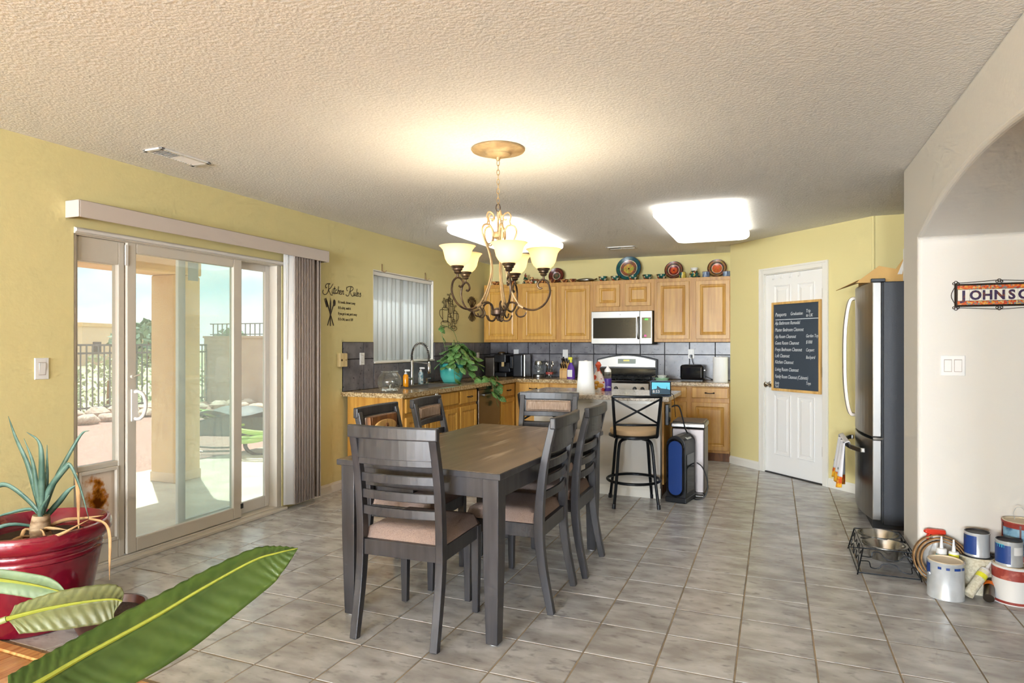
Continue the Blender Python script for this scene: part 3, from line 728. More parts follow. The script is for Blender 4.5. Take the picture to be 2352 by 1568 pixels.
# range
rg = thing('range', 'stainless gas range with black cooktop and arched backguard', 'range', (-2.10, 7.44, 0))
MB().box(.002, .758, .03, .64, .05, CT - .02).build('body', 'black_matte', rg)
MB().box(.0, .76, 0, .655, CT - .02, CT + .008).build('cooktop', 'black_gloss', rg, bev=.006)
MB().prism([(0, .745), (-.02, .75), (.0, CT - .022), (.04, CT - .022), (.04, .745)], .0, .76, 'x').build('control_panel', 'steel', rg, bev=.003)
for x in (.07, .16, .38, .60, .69):
    m = MB(); m.lathe([(0, 0), (.024, 0), (.022, .018), (.016, .03), (0, .031)], n=16); m.box(-.004, .004, -.022, .022, .028, .037)
    m.xf(Matrix.Translation((x, -.012, .80)) @ Matrix.Rotation(R(86), 4, 'X')); m.build('knob', 'black_plastic', rg, smooth=True)
dr = MB().box(.005, .755, -.012, .03, .22, .735).build('oven_door', 'steel', rg, bev=.006)
MB().box(.12, .64, -.0155, -.012, .34, .60).build('oven_window', 'black_gloss', dr)
hm = MB(); hm.tube([(.06, -.06, .69), (.70, -.06, .69)], .012, 10); hm.cyl((.08, -.06, .69), (.08, -.01, .69), .009, n=8); hm.cyl((.68, -.06, .69), (.68, -.01, .69), .009, n=8); hm.build('handle', 'steel', dr, smooth=True)
MB().box(.005, .755, -.008, .03, .06, .21).build('drawer', 'steel', rg, bev=.005)
bgp = [(.0, CT), (.76, CT), (.76, 1.13)] + [(.76 - .76 * i / 16, 1.13 + .06 * math.sin(math.pi * i / 16)) for i in range(1, 16)] + [(0, 1.13)]
MB().prism(bgp, .56, .65, 'y').build('backguard', 'black_plastic', rg, bev=.006)
stp = [(.015, 1.03), (.745, 1.03), (.745, 1.118)] + [(.745 - .73 * i / 16, 1.118 + .058 * math.sin(math.pi * i / 16)) for i in range(1, 16)] + [(.015, 1.118)]
bp = MB().prism(stp, .548, .562, 'y').build('backguard_panel', 'steel', rg, bev=.004)
MB().box(.275, .50, .543, .549, 1.075, 1.135).build('clock_display', 'lcd', bp)
MB().box(.345, .42, .541, .544, 1.105, 1.125).build('clock_digits', 'lcd_text', bp)
MB().box(.01, .75, .53, .562, .91, 1.02).build('backguard_base', 'black_gloss', rg, bev=.004)
for gx in (.06, .39):
    g = MB()
    for i in range(4): g.tube([(gx + .10 * i, .06, CT + .032), (gx + .10 * i, .50, CT + .032)], .006, 6)
    for y in (.06, .28, .50): g.tube([(gx, y, CT + .032), (gx + .30, y, CT + .032)], .006, 6)
    for a in (0, .3):
        for y in (.06, .5): g.cyl((gx + a, y, CT + .005), (gx + a, y, CT + .032), .006, n=6)
    g.build('grate', 'black_matte', rg)
for a in (.20, .55):
    for y in (.16, .40): MB().lathe([(0, .02), (.04, .02), (.045, .012), (.03, .008), (.03, 0)], (a, y, CT + .006), 16).build('burner', 'black_matte', rg, smooth=True)
# microwave
mw = thing('microwave', 'stainless over-the-range microwave under the short oak cabinet', 'microwave', (-2.094, 7.70, 1.322))
MB().box(.0, .748, .03, .38, 0, .40).build('body', 'black_matte', mw)
mdo = MB().rings(.60, .397, [(0, .03), (0, .004), (.004, 0)], 0, 0).build('door', 'steel', mw)
mcp = MB().rings(.146, .397, [(0, .03), (0, .004), (.004, 0)], .602, 0).build('control_panel', 'steel', mw)
MB().box(.026, .555, -.004, .0, .068, .318).build('window', 'black_gloss', mdo)
MB().box(.625, .735, -.004, .0, .068, .318).build('keypad', 'black_gloss', mcp)
hm = MB(); hm.tube(spl([(.585, -.008, .065), (.585, -.04, .085), (.585, -.05, .19), (.585, -.04, .30), (.585, -.008, .32)], 6), .012, 10); hm.build('handle', 'steel', mdo, smooth=True)
MB().box(.66, .70, -.006, -.004, .285, .305).build('clock', 'green_led', mcp)
MB().box(.655, .68, -.007, -.004, .085, .11).build('sticky_note', 'pink', mcp)
text_obj('badge', '9', .028, 'black_plastic', mdo, face_m((.355, -.001, .345)), ext=.001)
MB().box(.01, .738, .04, .37, -.008, .0).build('vent_grille', 'black_matte', mw)
# island
IS = thing('kitchen_island', 'white kitchen island with oak end panel', 'island', (-2.05, 5.54, 0))
MB().box(0, 1.15, 0, .10, 0, CT - .042).build('half_wall', 'wall_white', IS, bev=.003)
MB().box(.02, 1.165, .10, .55, .10, CT - .042).build('cabinet_body', 'oak', IS, bev=.002)
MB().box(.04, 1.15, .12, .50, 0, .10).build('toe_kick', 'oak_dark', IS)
MB().prism([(0, 0), (-.013, 0), (-.013, .065), (-.006, .078), (-.004, .085), (0, .085)], -.005, 1.155, 'x').build('baseboard', 'trim_white', IS)
MB().box(-.002, 1.152, -.012, 0, CT - .085, CT - .042).build('apron_trim', 'trim_white', IS, bev=.003)
tag(MB().box(-2.13, -.80, 5.34, 6.12, CT - .04, CT).build('island_worktop', 'island_top', bev=.006), 'pale speckled stone worktop on the kitchen island', 'worktop')
# ceiling lights
def ceil_light(label, cx, cy):
    t = thing('ceiling_light', label, 'light', (cx, cy, C), 0, 'fluorescent kitchen ceiling lights')
    MB().box(-.30, .30, -.68, .68, -.03, 0).build('housing', 'plastic_white', t)
    pts = []
    def prof(f):
        a, b, r = .345 * f, .735 * f, .09 * f
        out = []
        for (sx, sy, a0) in ((1, 1, 0), (-1, 1, 90), (-1, -1, 180), (1, -1, 270)):
            for i in range(7):
                q = R(a0 + 15 * i); out.append((sx * (a - r) + r * math.cos(q), sy * (b - r) + r * math.sin(q)))
        return out
    L_ = MB(); rows = [(.985, -.028), (1.0, -.045), (.99, -.075), (.93, -.095), (.5, -.10)]
    vs_ = []
    for f, z in rows:
        p = [(x * 1., y * 1., z) for x, y in prof(1.0)]
        if f < 1:
            k = .345 * (1 - f)
            p = [(x - math.copysign(min(abs(x), k), x), y - math.copysign(min(abs(y), k), y), z) for x, y, z in p]
        vs_ += p
    n = 28; fs = [(i * n + j, i * n + (j + 1) % n, (i + 1) * n + (j + 1) % n, (i + 1) * n + j) for i in range(len(rows) - 1) for j in range(n)] + [tuple((len(rows) - 1) * n + j for j in range(n))]
    L_.add(vs_, fs); L_.build('diffuser', 'lens', t, smooth=True)
ceil_light('white fluorescent ceiling light above the island front', -.56, 5.85)
ceil_light('white fluorescent ceiling light behind the chandelier', -2.42, 5.85)
# ceiling vents
def vent(label, x0, x1, y0, y1, along):
    t = thing('ceiling_vent', label, 'vent', ((x0 + x1) / 2, (y0 + y1) / 2, C)); a, b = (x1 - x0) / 2, (y1 - y0) / 2
    m = MB(); m.box(-a, a, -b, -b + .025, -.010, 0); m.box(-a, a, b - .025, b, -.010, 0); m.box(-a, -a + .025, -b, b, -.010, 0); m.box(a - .025, a, -b, b, -.010, 0)
    m.build('frame', 'plastic_white', t, bev=.003)
    MB().box(-a + .02, a - .02, -b + .02, b - .02, -.001, 0).build('duct', 'black_matte', t)
    L_ = (2 * b if along == 'y' else 2 * a) - .05; n = int(L_ / .017)
    for i in range(n):
        q = -L_ / 2 + (i + .5) * L_ / n
        ang = R(45 if q < 0 else -45)
        m = MB()
        if along == 'y': m.obox((0, q, -.005), (2 * a - .045, .012, .0012), rx=ang)
        else: m.obox((q, 0, -.005), (.012, 2 * b - .045, .0012), ry=ang)
        m.build('louver', 'plastic_white', t)
    m = MB().box(-a + .02, a - .02, -.006, .006, -.009, -.001) if along == 'y' else MB().box(-.006, .006, -b + .02, b - .02, -.009, -.001)
    m.build('divider', 'plastic_white', t)
vent('white ceiling vent above the sliding door valance', -3.31, -3.16, 2.56, 2.90, 'y')
vent('small ceiling vent between the kitchen ceiling lights', -1.77, -1.44, 7.13, 7.29, 'x')
# refrigerator
FR = thing('refrigerator', 'stainless bottom-freezer refrigerator with black sides', 'refrigerator', (.635, 5.22, 0))
MB().box(.085, .76, 0, .90, .03, 1.765).build('cabinet', 'fridge_side', FR, bev=.006)
MB().box(.075, .088, .01, .89, .04, 1.76).build('gasket', 'black_matte', FR)
def bowed(z0, z1, name, m):
    q = []
    for i in range(13):
        y = .003 + .894 * i / 12; q.append((.018 - .055 * (1 - ((y - .45) / .447) ** 2), y))
    poly = q + [(.075, .897), (.075, .003)]
    return MB().prism(poly, z0, z1, 'z').build(name, m, FR, bev=.006)
ud = bowed(.655, 1.765, 'upper_door', 'steel'); ld = bowed(.06, .635, 'freezer_drawer', 'steel')
MB().box(.02, .70, .02, .88, 0, .06).build('toe_grille', 'black_matte', FR)
MB().box(.01, .10, .01, .06, 1.765, 1.79).build('hinge_cover', 'black_plastic', FR, bev=.004)
MB().box(.02, .085, -.004, .05, .637, .653).build('mid_hinge', 'chrome', FR)
hp = spl([(-.012, .78, .735), (-.055, .78, .76), (-.085, .78, .95), (-.092, .78, 1.22), (-.085, .78, 1.48), (-.055, .78, 1.67), (-.012, .78, 1.70)], 6)
MB().bar(hp, (.085, .026), (0, 1, 0)).build('handle', 'steel_dark', ud, bev=.006)
h2 = spl([(-.02, .08, .545), (-.055, .10, .545), (-.10, .25, .545), (-.115, .45, .545), (-.10, .65, .545), (-.055, .80, .545), (-.02, .82, .545)], 6)
MB().bar(h2, (.035, .016), (0, 0, 1)).build('handle', 'steel', ld, bev=.004)
m = MB().lathe([(0, 0), (.014, 0), (.014, .002), (0, .003)], n=16).xf(Matrix.Translation((-.008, .20, 1.60)) @ Matrix.Rotation(R(-90), 4, 'Y')); m.build('badge', 'chrome', ud)
# tea towel over the freezer handle
tw = thing('tea_towel', 'white tea towel with sunflower border hanging on the freezer handle', 'towel', (.520, 5.86, 0))
def tf(a, b):   # a across, b down
    z = .562 - .34 * b; s_ = math.sin(a * 6 * math.pi)
    return (-.018 - .05 * b * (.5 + .5 * s_) - .012 * s_, -.36 - .02 * b + (.52 + .05 * b) * a, z)
MB().grid(lambda a, b: tf(a, b * .76), 28, 14).build('cloth', 'towel', tw, smooth=True, sol=.003)
MB().grid(lambda a, b: tf(a, .76 + b * (.235 + .02 * math.sin(a * 25))), 28, 5).build('flower_border', 'towel_sun', tw, smooth=True, sol=.003)
MB().grid(lambda a, b: (-.018 + .045 * math.sin(b * math.pi / 2), -.36 + .52 * a, .562 + .012 * math.sin(b * math.pi) - (.10 * max(0, b - .5))), 10, 8).build('fold', 'towel', tw, smooth=True, sol=.003)
for a, b in ((.15, .25), (.3, .62), (.78, .6), (.1, .6)):
    p = tf(a, b); MB().ball((p[0] - .003, p[1], p[2]), .011, 8, 4, .3, 1, 1).build('printed_leaf', 'leaf_print' if b > .5 else 'orange', tw)
# on top of the refrigerator
bx = thing('cardboard_box', 'opened cardboard box lying on the refrigerator', 'box', (.80, 5.60, 1.765), R(8))
MB().box(-.13, .16, -.25, .28, 0, .055).build('tray', 'cardboard', bx)
MB().add([(-.13, -.25, .05), (-.13, .28, .05), (-.27, .40, -.0), (-.25, -.20, .03)], [(0, 1, 2, 3)]).build('side_flap', 'cardboard', bx, sol=.004)
MB().add([(-.28, -.235, .005), (-.13, -.255, .125), (-.02, -.255, .10), (.05, -.24, .20), (.17, -.255, .03), (.17, -.255, .005)], [(0, 1, 2, 3, 4, 5)]).build('raised_flap', 'cardboard', bx, sol=.004)
MB().add([(-.01, -.259, .06), (.02, -.259, .06), (.047, -.245, .19), (.035, -.245, .17)], [(0, 1, 2, 3)]).build('tape', 'plastic_white', bx, sol=.005)
sb = thing('snack_bag', 'crumpled green and red snack bag behind the cardboard box', 'bag', (1.06, 5.36, 1.766))
random.seed(11)
m = MB().grid(lambda a, b: (-.10 + .2 * a + random.uniform(-.006, .006), -.05 + .08 * math.sin(a * 3.1) * math.sin(b * 3.1), .0 + .17 * b), 10, 8); m.add([], [])
m.build('foil', 'pot_green', sb, smooth=True, sol=.03)
MB().box(-.085, .09, -.035, .03, .10, .155).build('band', 'bag_red', sb, bev=.01)
pb = thing('paper_packet', 'white upright packet on the refrigerator at the wall corner', 'packet', (.885, 5.27, 1.766), R(12))
MB().box(-.03, .05, -.025, .025, 0, .235).build('carton', 'plastic_white', pb, bev=.006); MB().box(-.025, .045, -.027, -.025, .12, .20).build('print', 'label_scene', pb)
# ================================================================== FURNITURE
# dining table
TB = thing('dining_table', 'dark wooden rectangular dining table with scuffed brown top', 'table', (-1.497, 3.305, 0), R(-2.5))
tw_, tl = .885, 1.53
tp_ = MB().box(-tw_ / 2, tw_ / 2, -tl / 2, tl / 2, .733, .7605).build('table_top', 'dark_wood', TB, bev=.003)
MB().box(-tw_ / 2 + .004, tw_ / 2 - .004, -tl / 2 + .004, tl / 2 - .004, .7595, .762).build('top_veneer', 'table_top', tp_)
for sx in (-1, 1):
    for sy in (-1, 1):
        x, y = sx * (tw_ / 2 - .055), sy * (tl / 2 - .055)
        MB().bar([(x, y, .006), (x, y, .40), (x, y, .733)], [(.056, .056), (.074, .074), (.078, .078)]).build('leg', 'dark_wood', TB, bev=.003)
        MB().cyl((x, y, 0), (x, y, .007), .018, n=12).build('foot_glide', 'plastic_white', TB)
for s_ in (-1, 1):
    MB().box(s_ * (tw_ / 2 - .035) - .011, s_ * (tw_ / 2 - .035) + .011, -tl / 2 + .09, tl / 2 - .09, .645, .733).build('apron', 'dark_wood', TB, bev=.002)
    MB().box(-tw_ / 2 + .09, tw_ / 2 - .09, s_ * (tl / 2 - .035) - .011, s_ * (tl / 2 - .035) + .011, .645, .733).build('apron', 'dark_wood', TB, bev=.002)
# dining chair: back at y = 0, faces +Y
def curved(m, z0, z1, y, th, bow, hw=.20, n=10):
    for k, zz in enumerate(((z0, z1),)):
        vs_, fs = [], []
        for i in range(n + 1):
            x = -hw + 2 * hw * i / n; q = y - bow * (1 - (x / hw) ** 2)
            vs_ += [(x, q - th / 2, z0), (x, q + th / 2, z0), (x, q + th / 2, z1), (x, q - th / 2, z1)]
        for i in range(n):
            for j in range(4): fs.append((i * 4 + j, i * 4 + (j + 1) % 4, i * 4 + 4 + (j + 1) % 4, i * 4 + 4 + j))
        fs += [(3, 2, 1, 0), tuple(4 * n + j for j in range(4))]
        m.add(vs_, fs)
    return m
def back_y(z): # recline of the back above the seat
    pts = [(0, -.045), (.25, .004), (.45, .018), (.70, -.004), (.96, -.062)]
    for (a, ya), (b, yb) in zip(pts, pts[1:]):
        if z <= b: return ya + (yb - ya) * (z - a) / (b - a)
    return pts[-1][1]
def make_chair(label):
    t = thing('dining_chair', label, 'chair', group='dining chairs around the table')
    for s_ in (-1, 1):
        pts = spl([(s_ * .20, -.045, 0), (s_ * .20, .004, .25), (s_ * .20, .018, .45), (s_ * .20, -.004, .70), (s_ * .198, -.055, .935)], 5)
        n = len(pts); sz = []
        for i, p in enumerate(pts): sz.append((.036, .034 + .014 * max(0, 1 - abs(p.z - .42) / .42)))
        MB().bar(pts, sz).build('rear_post', 'dark_wood', t, bev=.003)
        MB().bar([(s_ * .198, .405, 0), (s_ * .198, .405, .25), (s_ * .198, .405, .43)], [(.030, .030), (.038, .038), (.040, .040)]).build('front_leg', 'dark_wood', t, bev=.003)
        MB().box(s_ * .198 - .012, s_ * .198 + .012, .03, .39, .365, .432).build('side_rail', 'dark_wood', t, bev=.002)
    MB().box(-.185, .185, .394, .418, .365, .432).build('front_rail', 'dark_wood', t, bev=.002)
    MB().box(-.185, .185, .004, .028, .365, .435).build('back_rail', 'dark_wood', t, bev=.002)
    curved(MB(), .905, .962, back_y(.935), .030, .022, .224).build('top_rail', 'dark_wood', t, bev=.006)
    bp = curved(MB(), .815, .908, back_y(.86), .014, .020, .186).build('back_panel', 'dark_wood', t, bev=.002)
    curved(MB(), .785, .822, back_y(.80), .026, .020, .186).build('cross_rail', 'dark_wood', t, bev=.004)
    for z in (.722, .645, .57): curved(MB(), z - .02, z + .02, back_y(z), .014, .020, .186).build('slat', 'dark_wood', t, bev=.003)
    pd = MB(); hw = .165; n = 12
    def fpad(a, b):
        x = -hw + 2 * hw * a; z = .826 + .074 * b; e = min(a, 1 - a, (b) * .45, (1 - b) * .45) / .06; e = min(1, max(0, e))
        return (x, back_y(.86) - .020 * (1 - (x / hw) ** 2) + .008 + .014 * math.sqrt(e), z)
    pad = pd.grid(fpad, 16, 8).build('back_pad', 'pad_fabric_lit', bp, smooth=True, sol=.004)
    loop = [fpad(a, b) for a, b in [(i / 10, 0) for i in range(10)] + [(1, i / 4) for i in range(4)] + [(1 - i / 10, 1) for i in range(10)] + [(0, 1 - i / 4) for i in range(4)]]
    MB().tube([(x, y + .003, z) for x, y, z in loop], .0042, 6, closed=True).build('piping', 'pad_fabric_lit', bp, smooth=True)
    def fs_(a, b):
        x, y = -.208 + .416 * a, .030 + .395 * b
        e = min(a, 1 - a, b, 1 - b) / .16; e = min(1, max(0, e)); hh = math.sqrt(1 - (1 - e) ** 2)
        return (x, y, .434 + .062 * hh)
    cu = MB().grid(fs_, 18, 18); cu.add([(-.208, .03, .432), (.208, .03, .432), (.208, .425, .432), (-.208, .425, .432)], [(0, 1, 2, 3)])
    cu.build('seat_cushion', 'seat_fabric', t, smooth=True)
    return t
ch = make_chair('dark ladder-back dining chair at the near end of the table, back to the camera')
ch.location = (-1.545, 2.445, 0); ch.rotation_euler = (0, 0, R(2))
for lab, loc, rz in (
        ('dark dining chair on the refrigerator side of the table, nearer one', (-1.056, 3.17, 0), R(91)),
        ('dark dining chair on the refrigerator side of the table, farther one by the stool', (-1.032, 3.70, 0), R(91)),
        ('dark dining chair on the patio-door side of the table holding a wooden booster seat', (-2.115, 3.20, 0), R(-88)),
        ('dark dining chair on the patio-door side of the table with empty tan-lit back pad', (-2.12, 3.79, 0), R(-85)),
        ('dark dining chair at the far end of the table in front of the island', (-1.545, 4.46, 0), R(187))):
    c = copy_tree(ch); c['label'] = lab; c.location = loc; c.rotation_euler = (0, 0, rz)
# wooden booster seat on one chair (local: faces +Y like the chair)
bs = thing('booster_seat', 'carved wooden booster seat standing on a dining chair', 'booster seat', (-2.145, 3.185, .497), R(-88)); bs.scale = (1, 1, 1.06)
m = MB(); m.box(-.14, .14, .03, .30, .0, .03); m.build('seat', 'dark_wood', bs, bev=.004)
for s_ in (-1, 1):
    MB().bar([(s_ * .13, .03, 0), (s_ * .13, .03, .20), (s_ * .135, .02, .385)], (.024, .022)).build('post', 'oak_dark', bs, bev=.003)
    MB().bar([(s_ * .14, .03, .14), (s_ * .145, .18, .14), (s_ * .14, .28, .12)], (.022, .02)).build('armrest', 'dark_wood', bs, bev=.003)
oval = [(.115 * math.cos(2 * math.pi * i / 28), .325 + .038 * math.sin(2 * math.pi * i / 28)) for i in range(28)]
MB().box(-.13, .13, .018, .034, .27, .385).build('crest_panel', 'oak_dark', bs, bev=.003)
ov = MB().prism(oval, .034, .046, 'y').build('oval_carving', 'pine', bs, bev=.003)
MB().lathe([(0, 0), (.012, .002), (.012, .01), (0, .014)], n=14, sy=1.6).xf(Matrix.Translation((0, .046, .325)) @ Matrix.Rotation(R(-90), 4, 'X')).build('rosette', 'oak_dark', ov, smooth=True)
for x in (-.085, -.05, 0, .05, .085): MB().cyl((x, .027, .02), (x * .9, .026, .275), .007, n=8).build('spindle', 'oak_dark', bs)
# bar stools: back at -Y, faces +Y
def make_stool(label):
    t = thing('bar_stool', label, 'stool', group='black metal bar stools at the island')
    for sx in (-1, 1):
        for sy in (-1, 1):
            pts = spl([(sx * .06, sy * .06, .545), (sx * .115, sy * .115, .53), (sx * .135, sy * .14, .47), (sx * .155, sy * .165, .22), (sx * .178, sy * .19, .0)], 5)
            l = MB().tube(pts, .0125, 8).build('leg', 'black_metal', t, smooth=True)
            MB().cyl((sx * .1785, sy * .1905, 0), (sx * .176, sy * .188, .035), .016, n=10).build('foot_cap', 'black_plastic', l)
    MB().tube([(.215 * math.cos(2 * math.pi * i / 40), .215 * math.sin(2 * math.pi * i / 40), .20) for i in range(40)], .0115, 8, closed=True).build('foot_ring', 'black_metal', t, smooth=True)
    MB().lathe([(0, .535), (.09, .535), (.09, .555), (0, .555)], n=24).build('swivel_plate', 'black_metal', t, smooth=True)
    MB().lathe([(.0, .556), (.19, .556), (.205, .562), (.205, .575), (.19, .58), (0, .58)], n=36).build('seat_ring', 'black_metal', t, smooth=True)
    MB().lathe([(0, .581), (.188, .581), (.196, .595), (.192, .62), (.17, .637), (.10, .645), (0, .647)], n=36).build('seat_cushion', 'tan_vinyl', t, smooth=True)
    for sx in (-1, 1):
        MB().tube(spl([(sx * .165, -.10, .565), (sx * .168, -.165, .58), (sx * .172, -.19, .66), (sx * .19, -.235, .905)], 6), .0125, 8).build('back_post', 'black_metal', t, smooth=True)
    cur = lambda z, hw, y, bow: spl([(-hw, y, z), (-hw / 2, y - bow * .75, z), (0, y - bow, z), (hw / 2, y - bow * .75, z), (hw, y, z)], 4)
    MB().tube(cur(.903, .19, -.235, .03), .0115, 8).build('top_rail', 'black_metal', t, smooth=True)
    MB().tube(cur(.675, .173, -.193, .03), .009, 8).build('lower_rail', 'black_metal', t, smooth=True)
    MB().tube(spl([(-.188, -.232, .885), (0, -.242, .785), (.173, -.195, .685)], 6), .008, 8).build('cross_brace', 'black_metal', t, smooth=True)
    MB().tube(spl([(.188, -.232, .885), (0, -.244, .785), (-.173, -.195, .685)], 6), .008, 8).build('cross_brace', 'black_metal', t, smooth=True)
    return t
st = make_stool('black metal bar stool with tan seat beside the tower heater')
st.location = (-1.08, 5.30, 0); st.rotation_euler = (0, 0, R(18))
c = copy_tree(st); c['label'] = 'black metal bar stool mostly hidden behind the far-end dining chair'; c.location = (-1.80, 5.20, 0); c.rotation_euler = (0, 0, R(6))
# ------------------------------------------------------------------ chandelier
CH = thing('chandelier', 'bronze scroll chandelier with five lit glass shades above the table', 'chandelier', (-1.44, 3.31, 0))
MB().lathe([(0, C), (.148, C), (.152, C - .006), (.148, C - .012), (.125, C - .018), (.085, C - .024), (.075, C - .030), (.072, C - .036), (.050, C - .042), (.035, C - .048), (.014, C - .050), (.010, C - .066), (0, C - .066)], n=48).build('canopy', 'bronze_light', CH, smooth=True)
z = C - .068; k = 0
lk = MB().tube([(0 + .0075 * math.cos(2 * math.pi * i / 14), 0, .0165 * math.sin(2 * math.pi * i / 14)) for i in range(14)], .0022, 6, closed=True).mesh('chain_link', 'bronze_light', True)
while z > 2.105:
    o = link('chain_link', lk, CH); o.location = (0, 0, z - .012); o.rotation_euler = (0, 0, R(22 + 90 * (k % 2))); z -= .0265; k += 1
MB().tube([(.0, .012 * math.cos(2 * math.pi * i / 20), 2.088 + .022 * math.sin(2 * math.pi * i / 20)) for i in range(20)], .003, 8, closed=True).build('top_loop', 'bronze', CH, smooth=True).rotation_euler = (0, 0, R(112))
MB().lathe([(0, 2.066), (.007, 2.066), (.009, 2.05), (.006, 2.04), (.006, 1.955), (.03, 1.95), (.034, 1.945), (.034, 1.925), (.03, 1.918), (.010, 1.912), (.006, 1.895), (0, 1.89)], n=20).build('upper_hub', 'bronze_light', CH, smooth=True)
MB().lathe([(0, 1.525), (.012, 1.525), (.036, 1.515), (.042, 1.51), (.042, 1.488), (.036, 1.482), (.014, 1.476), (.010, 1.462), (.005, 1.452), (0, 1.45)], n=24).build('lower_hub', 'bronze', CH, smooth=True)
SH = [(.026, 0), (.040, .004), (.056, .018), (.068, .04), (.074, .066), (.080, .088), (.092, .104), (.100, .110)]
prof_o = SH; prof_i = [(r - .004, z_ + .001) for r, z_ in SH[::-1]]
shade_me = MB().lathe(prof_o + prof_i + [(.0, .006)], n=36).mesh('shade', 'shade_glass', 60)
for a in (-76, -4, 68, 140, 212):
    q = R(a + 22.27); cq, sq = math.cos(q), math.sin(q)
    P = lambda r, z_: (r * cq, r * sq, z_)
    arm = MB().tube(spl([P(.036, 1.505), P(.05, 1.545), P(.085, 1.555), P(.12, 1.535), P(.165, 1.515), P(.215, 1.515), P(.262, 1.545), P(.29, 1.60), P(.285, 1.655), P(.258, 1.682), P(.232, 1.672), P(.222, 1.648), P(.235, 1.632), P(.248, 1.637)], 5), .0058, 8)
    am = arm.build('arm', 'bronze', CH, smooth=True)
    MB().tube(spl([P(.135, 1.53), P(.105, 1.56), P(.07, 1.63), P(.047, 1.71), P(.047, 1.78), P(.066, 1.85), P(.095, 1.915), P(.104, 1.955), P(.088, 1.985), P(.055, 1.985), P(.036, 1.955), P(.034, 1.925)], 5), .0055, 8).build('stem_scroll', 'bronze_light', CH, smooth=True)
    MB().tube(spl([P(.075, 1.985), P(.066, 2.01), P(.072, 2.04), P(.058, 2.06), P(.036, 2.052), P(.028, 2.03), P(.04, 2.018), P(.05, 2.025)], 5), .0045, 7).build('top_scroll', 'bronze_light', CH, smooth=True)
    MB().tube(spl([P(.033, 1.93), P(.04, 1.895), P(.062, 1.88), P(.08, 1.895)], 5), .004, 7).build('hub_curl', 'bronze_light', CH, smooth=True)
    MB().tube(spl([P(.125, 1.535), P(.10, 1.50), P(.115, 1.475), P(.145, 1.478), P(.158, 1.498)], 5), .0045, 7).build('lower_curl', 'bronze', CH, smooth=True)
    MB().tube(spl([P(.012, 1.475), P(.035, 1.452), P(.062, 1.455), P(.078, 1.482)], 5), .0045, 7).build('finial_curl', 'bronze', CH, smooth=True)
    MB().tube([P(.112, 1.541), P(.140, 1.524)], .0105, 8).build('clasp', 'bronze_light', CH)
    MB().lathe([(0, -.028), (.006, -.028), (.006, -.012), (.014, -.010), (.020, -.002), (.018, .004), (.027, .010), (.027, .018), (.034, .024), (.036, .034), (.0, .034)], P(.256, 1.712), 20).build('cup', 'bronze', CH, smooth=True)
    sh = link('shade', shade_me, CH); sh.location = P(.256, 1.742)
    MB().ball(P(.256, 1.775), .016, 14, 10, sz=1.25).build('bulb', 'lens', CH, smooth=True)
    lamp('bulb_light', 'POINT', (-1.44 + .256 * cq, 3.31 + .256 * sq, 1.805), (0, 0, 0), 4.4, (1, .87, .64), shadow_soft_size=.03)
# ------------------------------------------------------------------ vertical blind at the patio door
VB = thing('vertical_blind', 'open vertical blind with long valance over the sliding patio door', 'blind', (XL, 0, 0))
m = MB(); m.box(.104, .112, 2.36, 4.49, 2.022, 2.118); m.box(0, .112, 2.352, 2.36, 2.022, 2.118); m.box(0, .112, 4.49, 4.498, 2.022, 2.118); m.box(0, .112, 2.352, 4.498, 2.110, 2.118)
m.build('valance', 'valance', VB, bev=.004)
MB().box(.03, .075, 2.38, 4.47, 2.055, 2.10).build('head_rail', 'plastic_white', VB)
random.seed(3)
vm = MB().grid(lambda a, b: (-.044 + .088 * a, .004 * math.sin(a * math.pi), .035 + 2.02 * b), 4, 1).mesh('vane', 'vane_grey', True)
for i in range(17):
    y = 4.085 + .0165 * i if i < 15 else 4.335 + .028 * (i - 14)
    o = link('vane', vm, VB, sol=.0018); o.location = (.055 + .002 * (i % 2), y, 0); o.rotation_euler = (0, 0, R(8 + 3 * math.sin(i * 1.7)))
o = MB().grid(lambda a, b: (-.044 + .088 * a, .004 * math.sin(a * math.pi), .035 + 2.02 * b), 4, 1).build('vane', 'vinyl_light', VB, smooth=True, sol=.002); o.location = (.058, 4.066, 0); o.rotation_euler = (0, 0, R(42))
MB().tube([(.05, 4.05, 2.05), (.048, 4.03, 1.6), (.05, 4.025, 1.20), (.052, 4.04, 1.20), (.055, 4.055, 2.05)], .002, 5).build('pull_cord', 'plastic_white', VB)
# kitchen window blind
KB = thing('window_blind', 'white vertical blind drawn across the kitchen window', 'blind', (XL, 0, 0))
MB().box(-.07, -.012, 5.325, 6.50, 2.005, 2.042).build('head_rail', 'plastic_white', KB, bev=.003)
vm = MB().grid(lambda a, b: (.006 * math.sin(a * math.pi), -.044 + .088 * a, 1.155 + .85 * b), 6, 1).mesh('vane', 'vane_white', True)
for i in range(14):
    o = link('vane', vm, KB, sol=.0018); o.location = (-.045 + .006 * (i % 2), 5.40 + .0815 * i, 0); o.rotation_euler = (0, 0, R(-14 if i not in (6,) else 4))
MB().tube([(-.02, 6.44, 2.0), (-.018, 6.45, 1.5), (-.02, 6.45, 1.2)], .002, 5).build('pull_chain', 'plastic_white', KB)
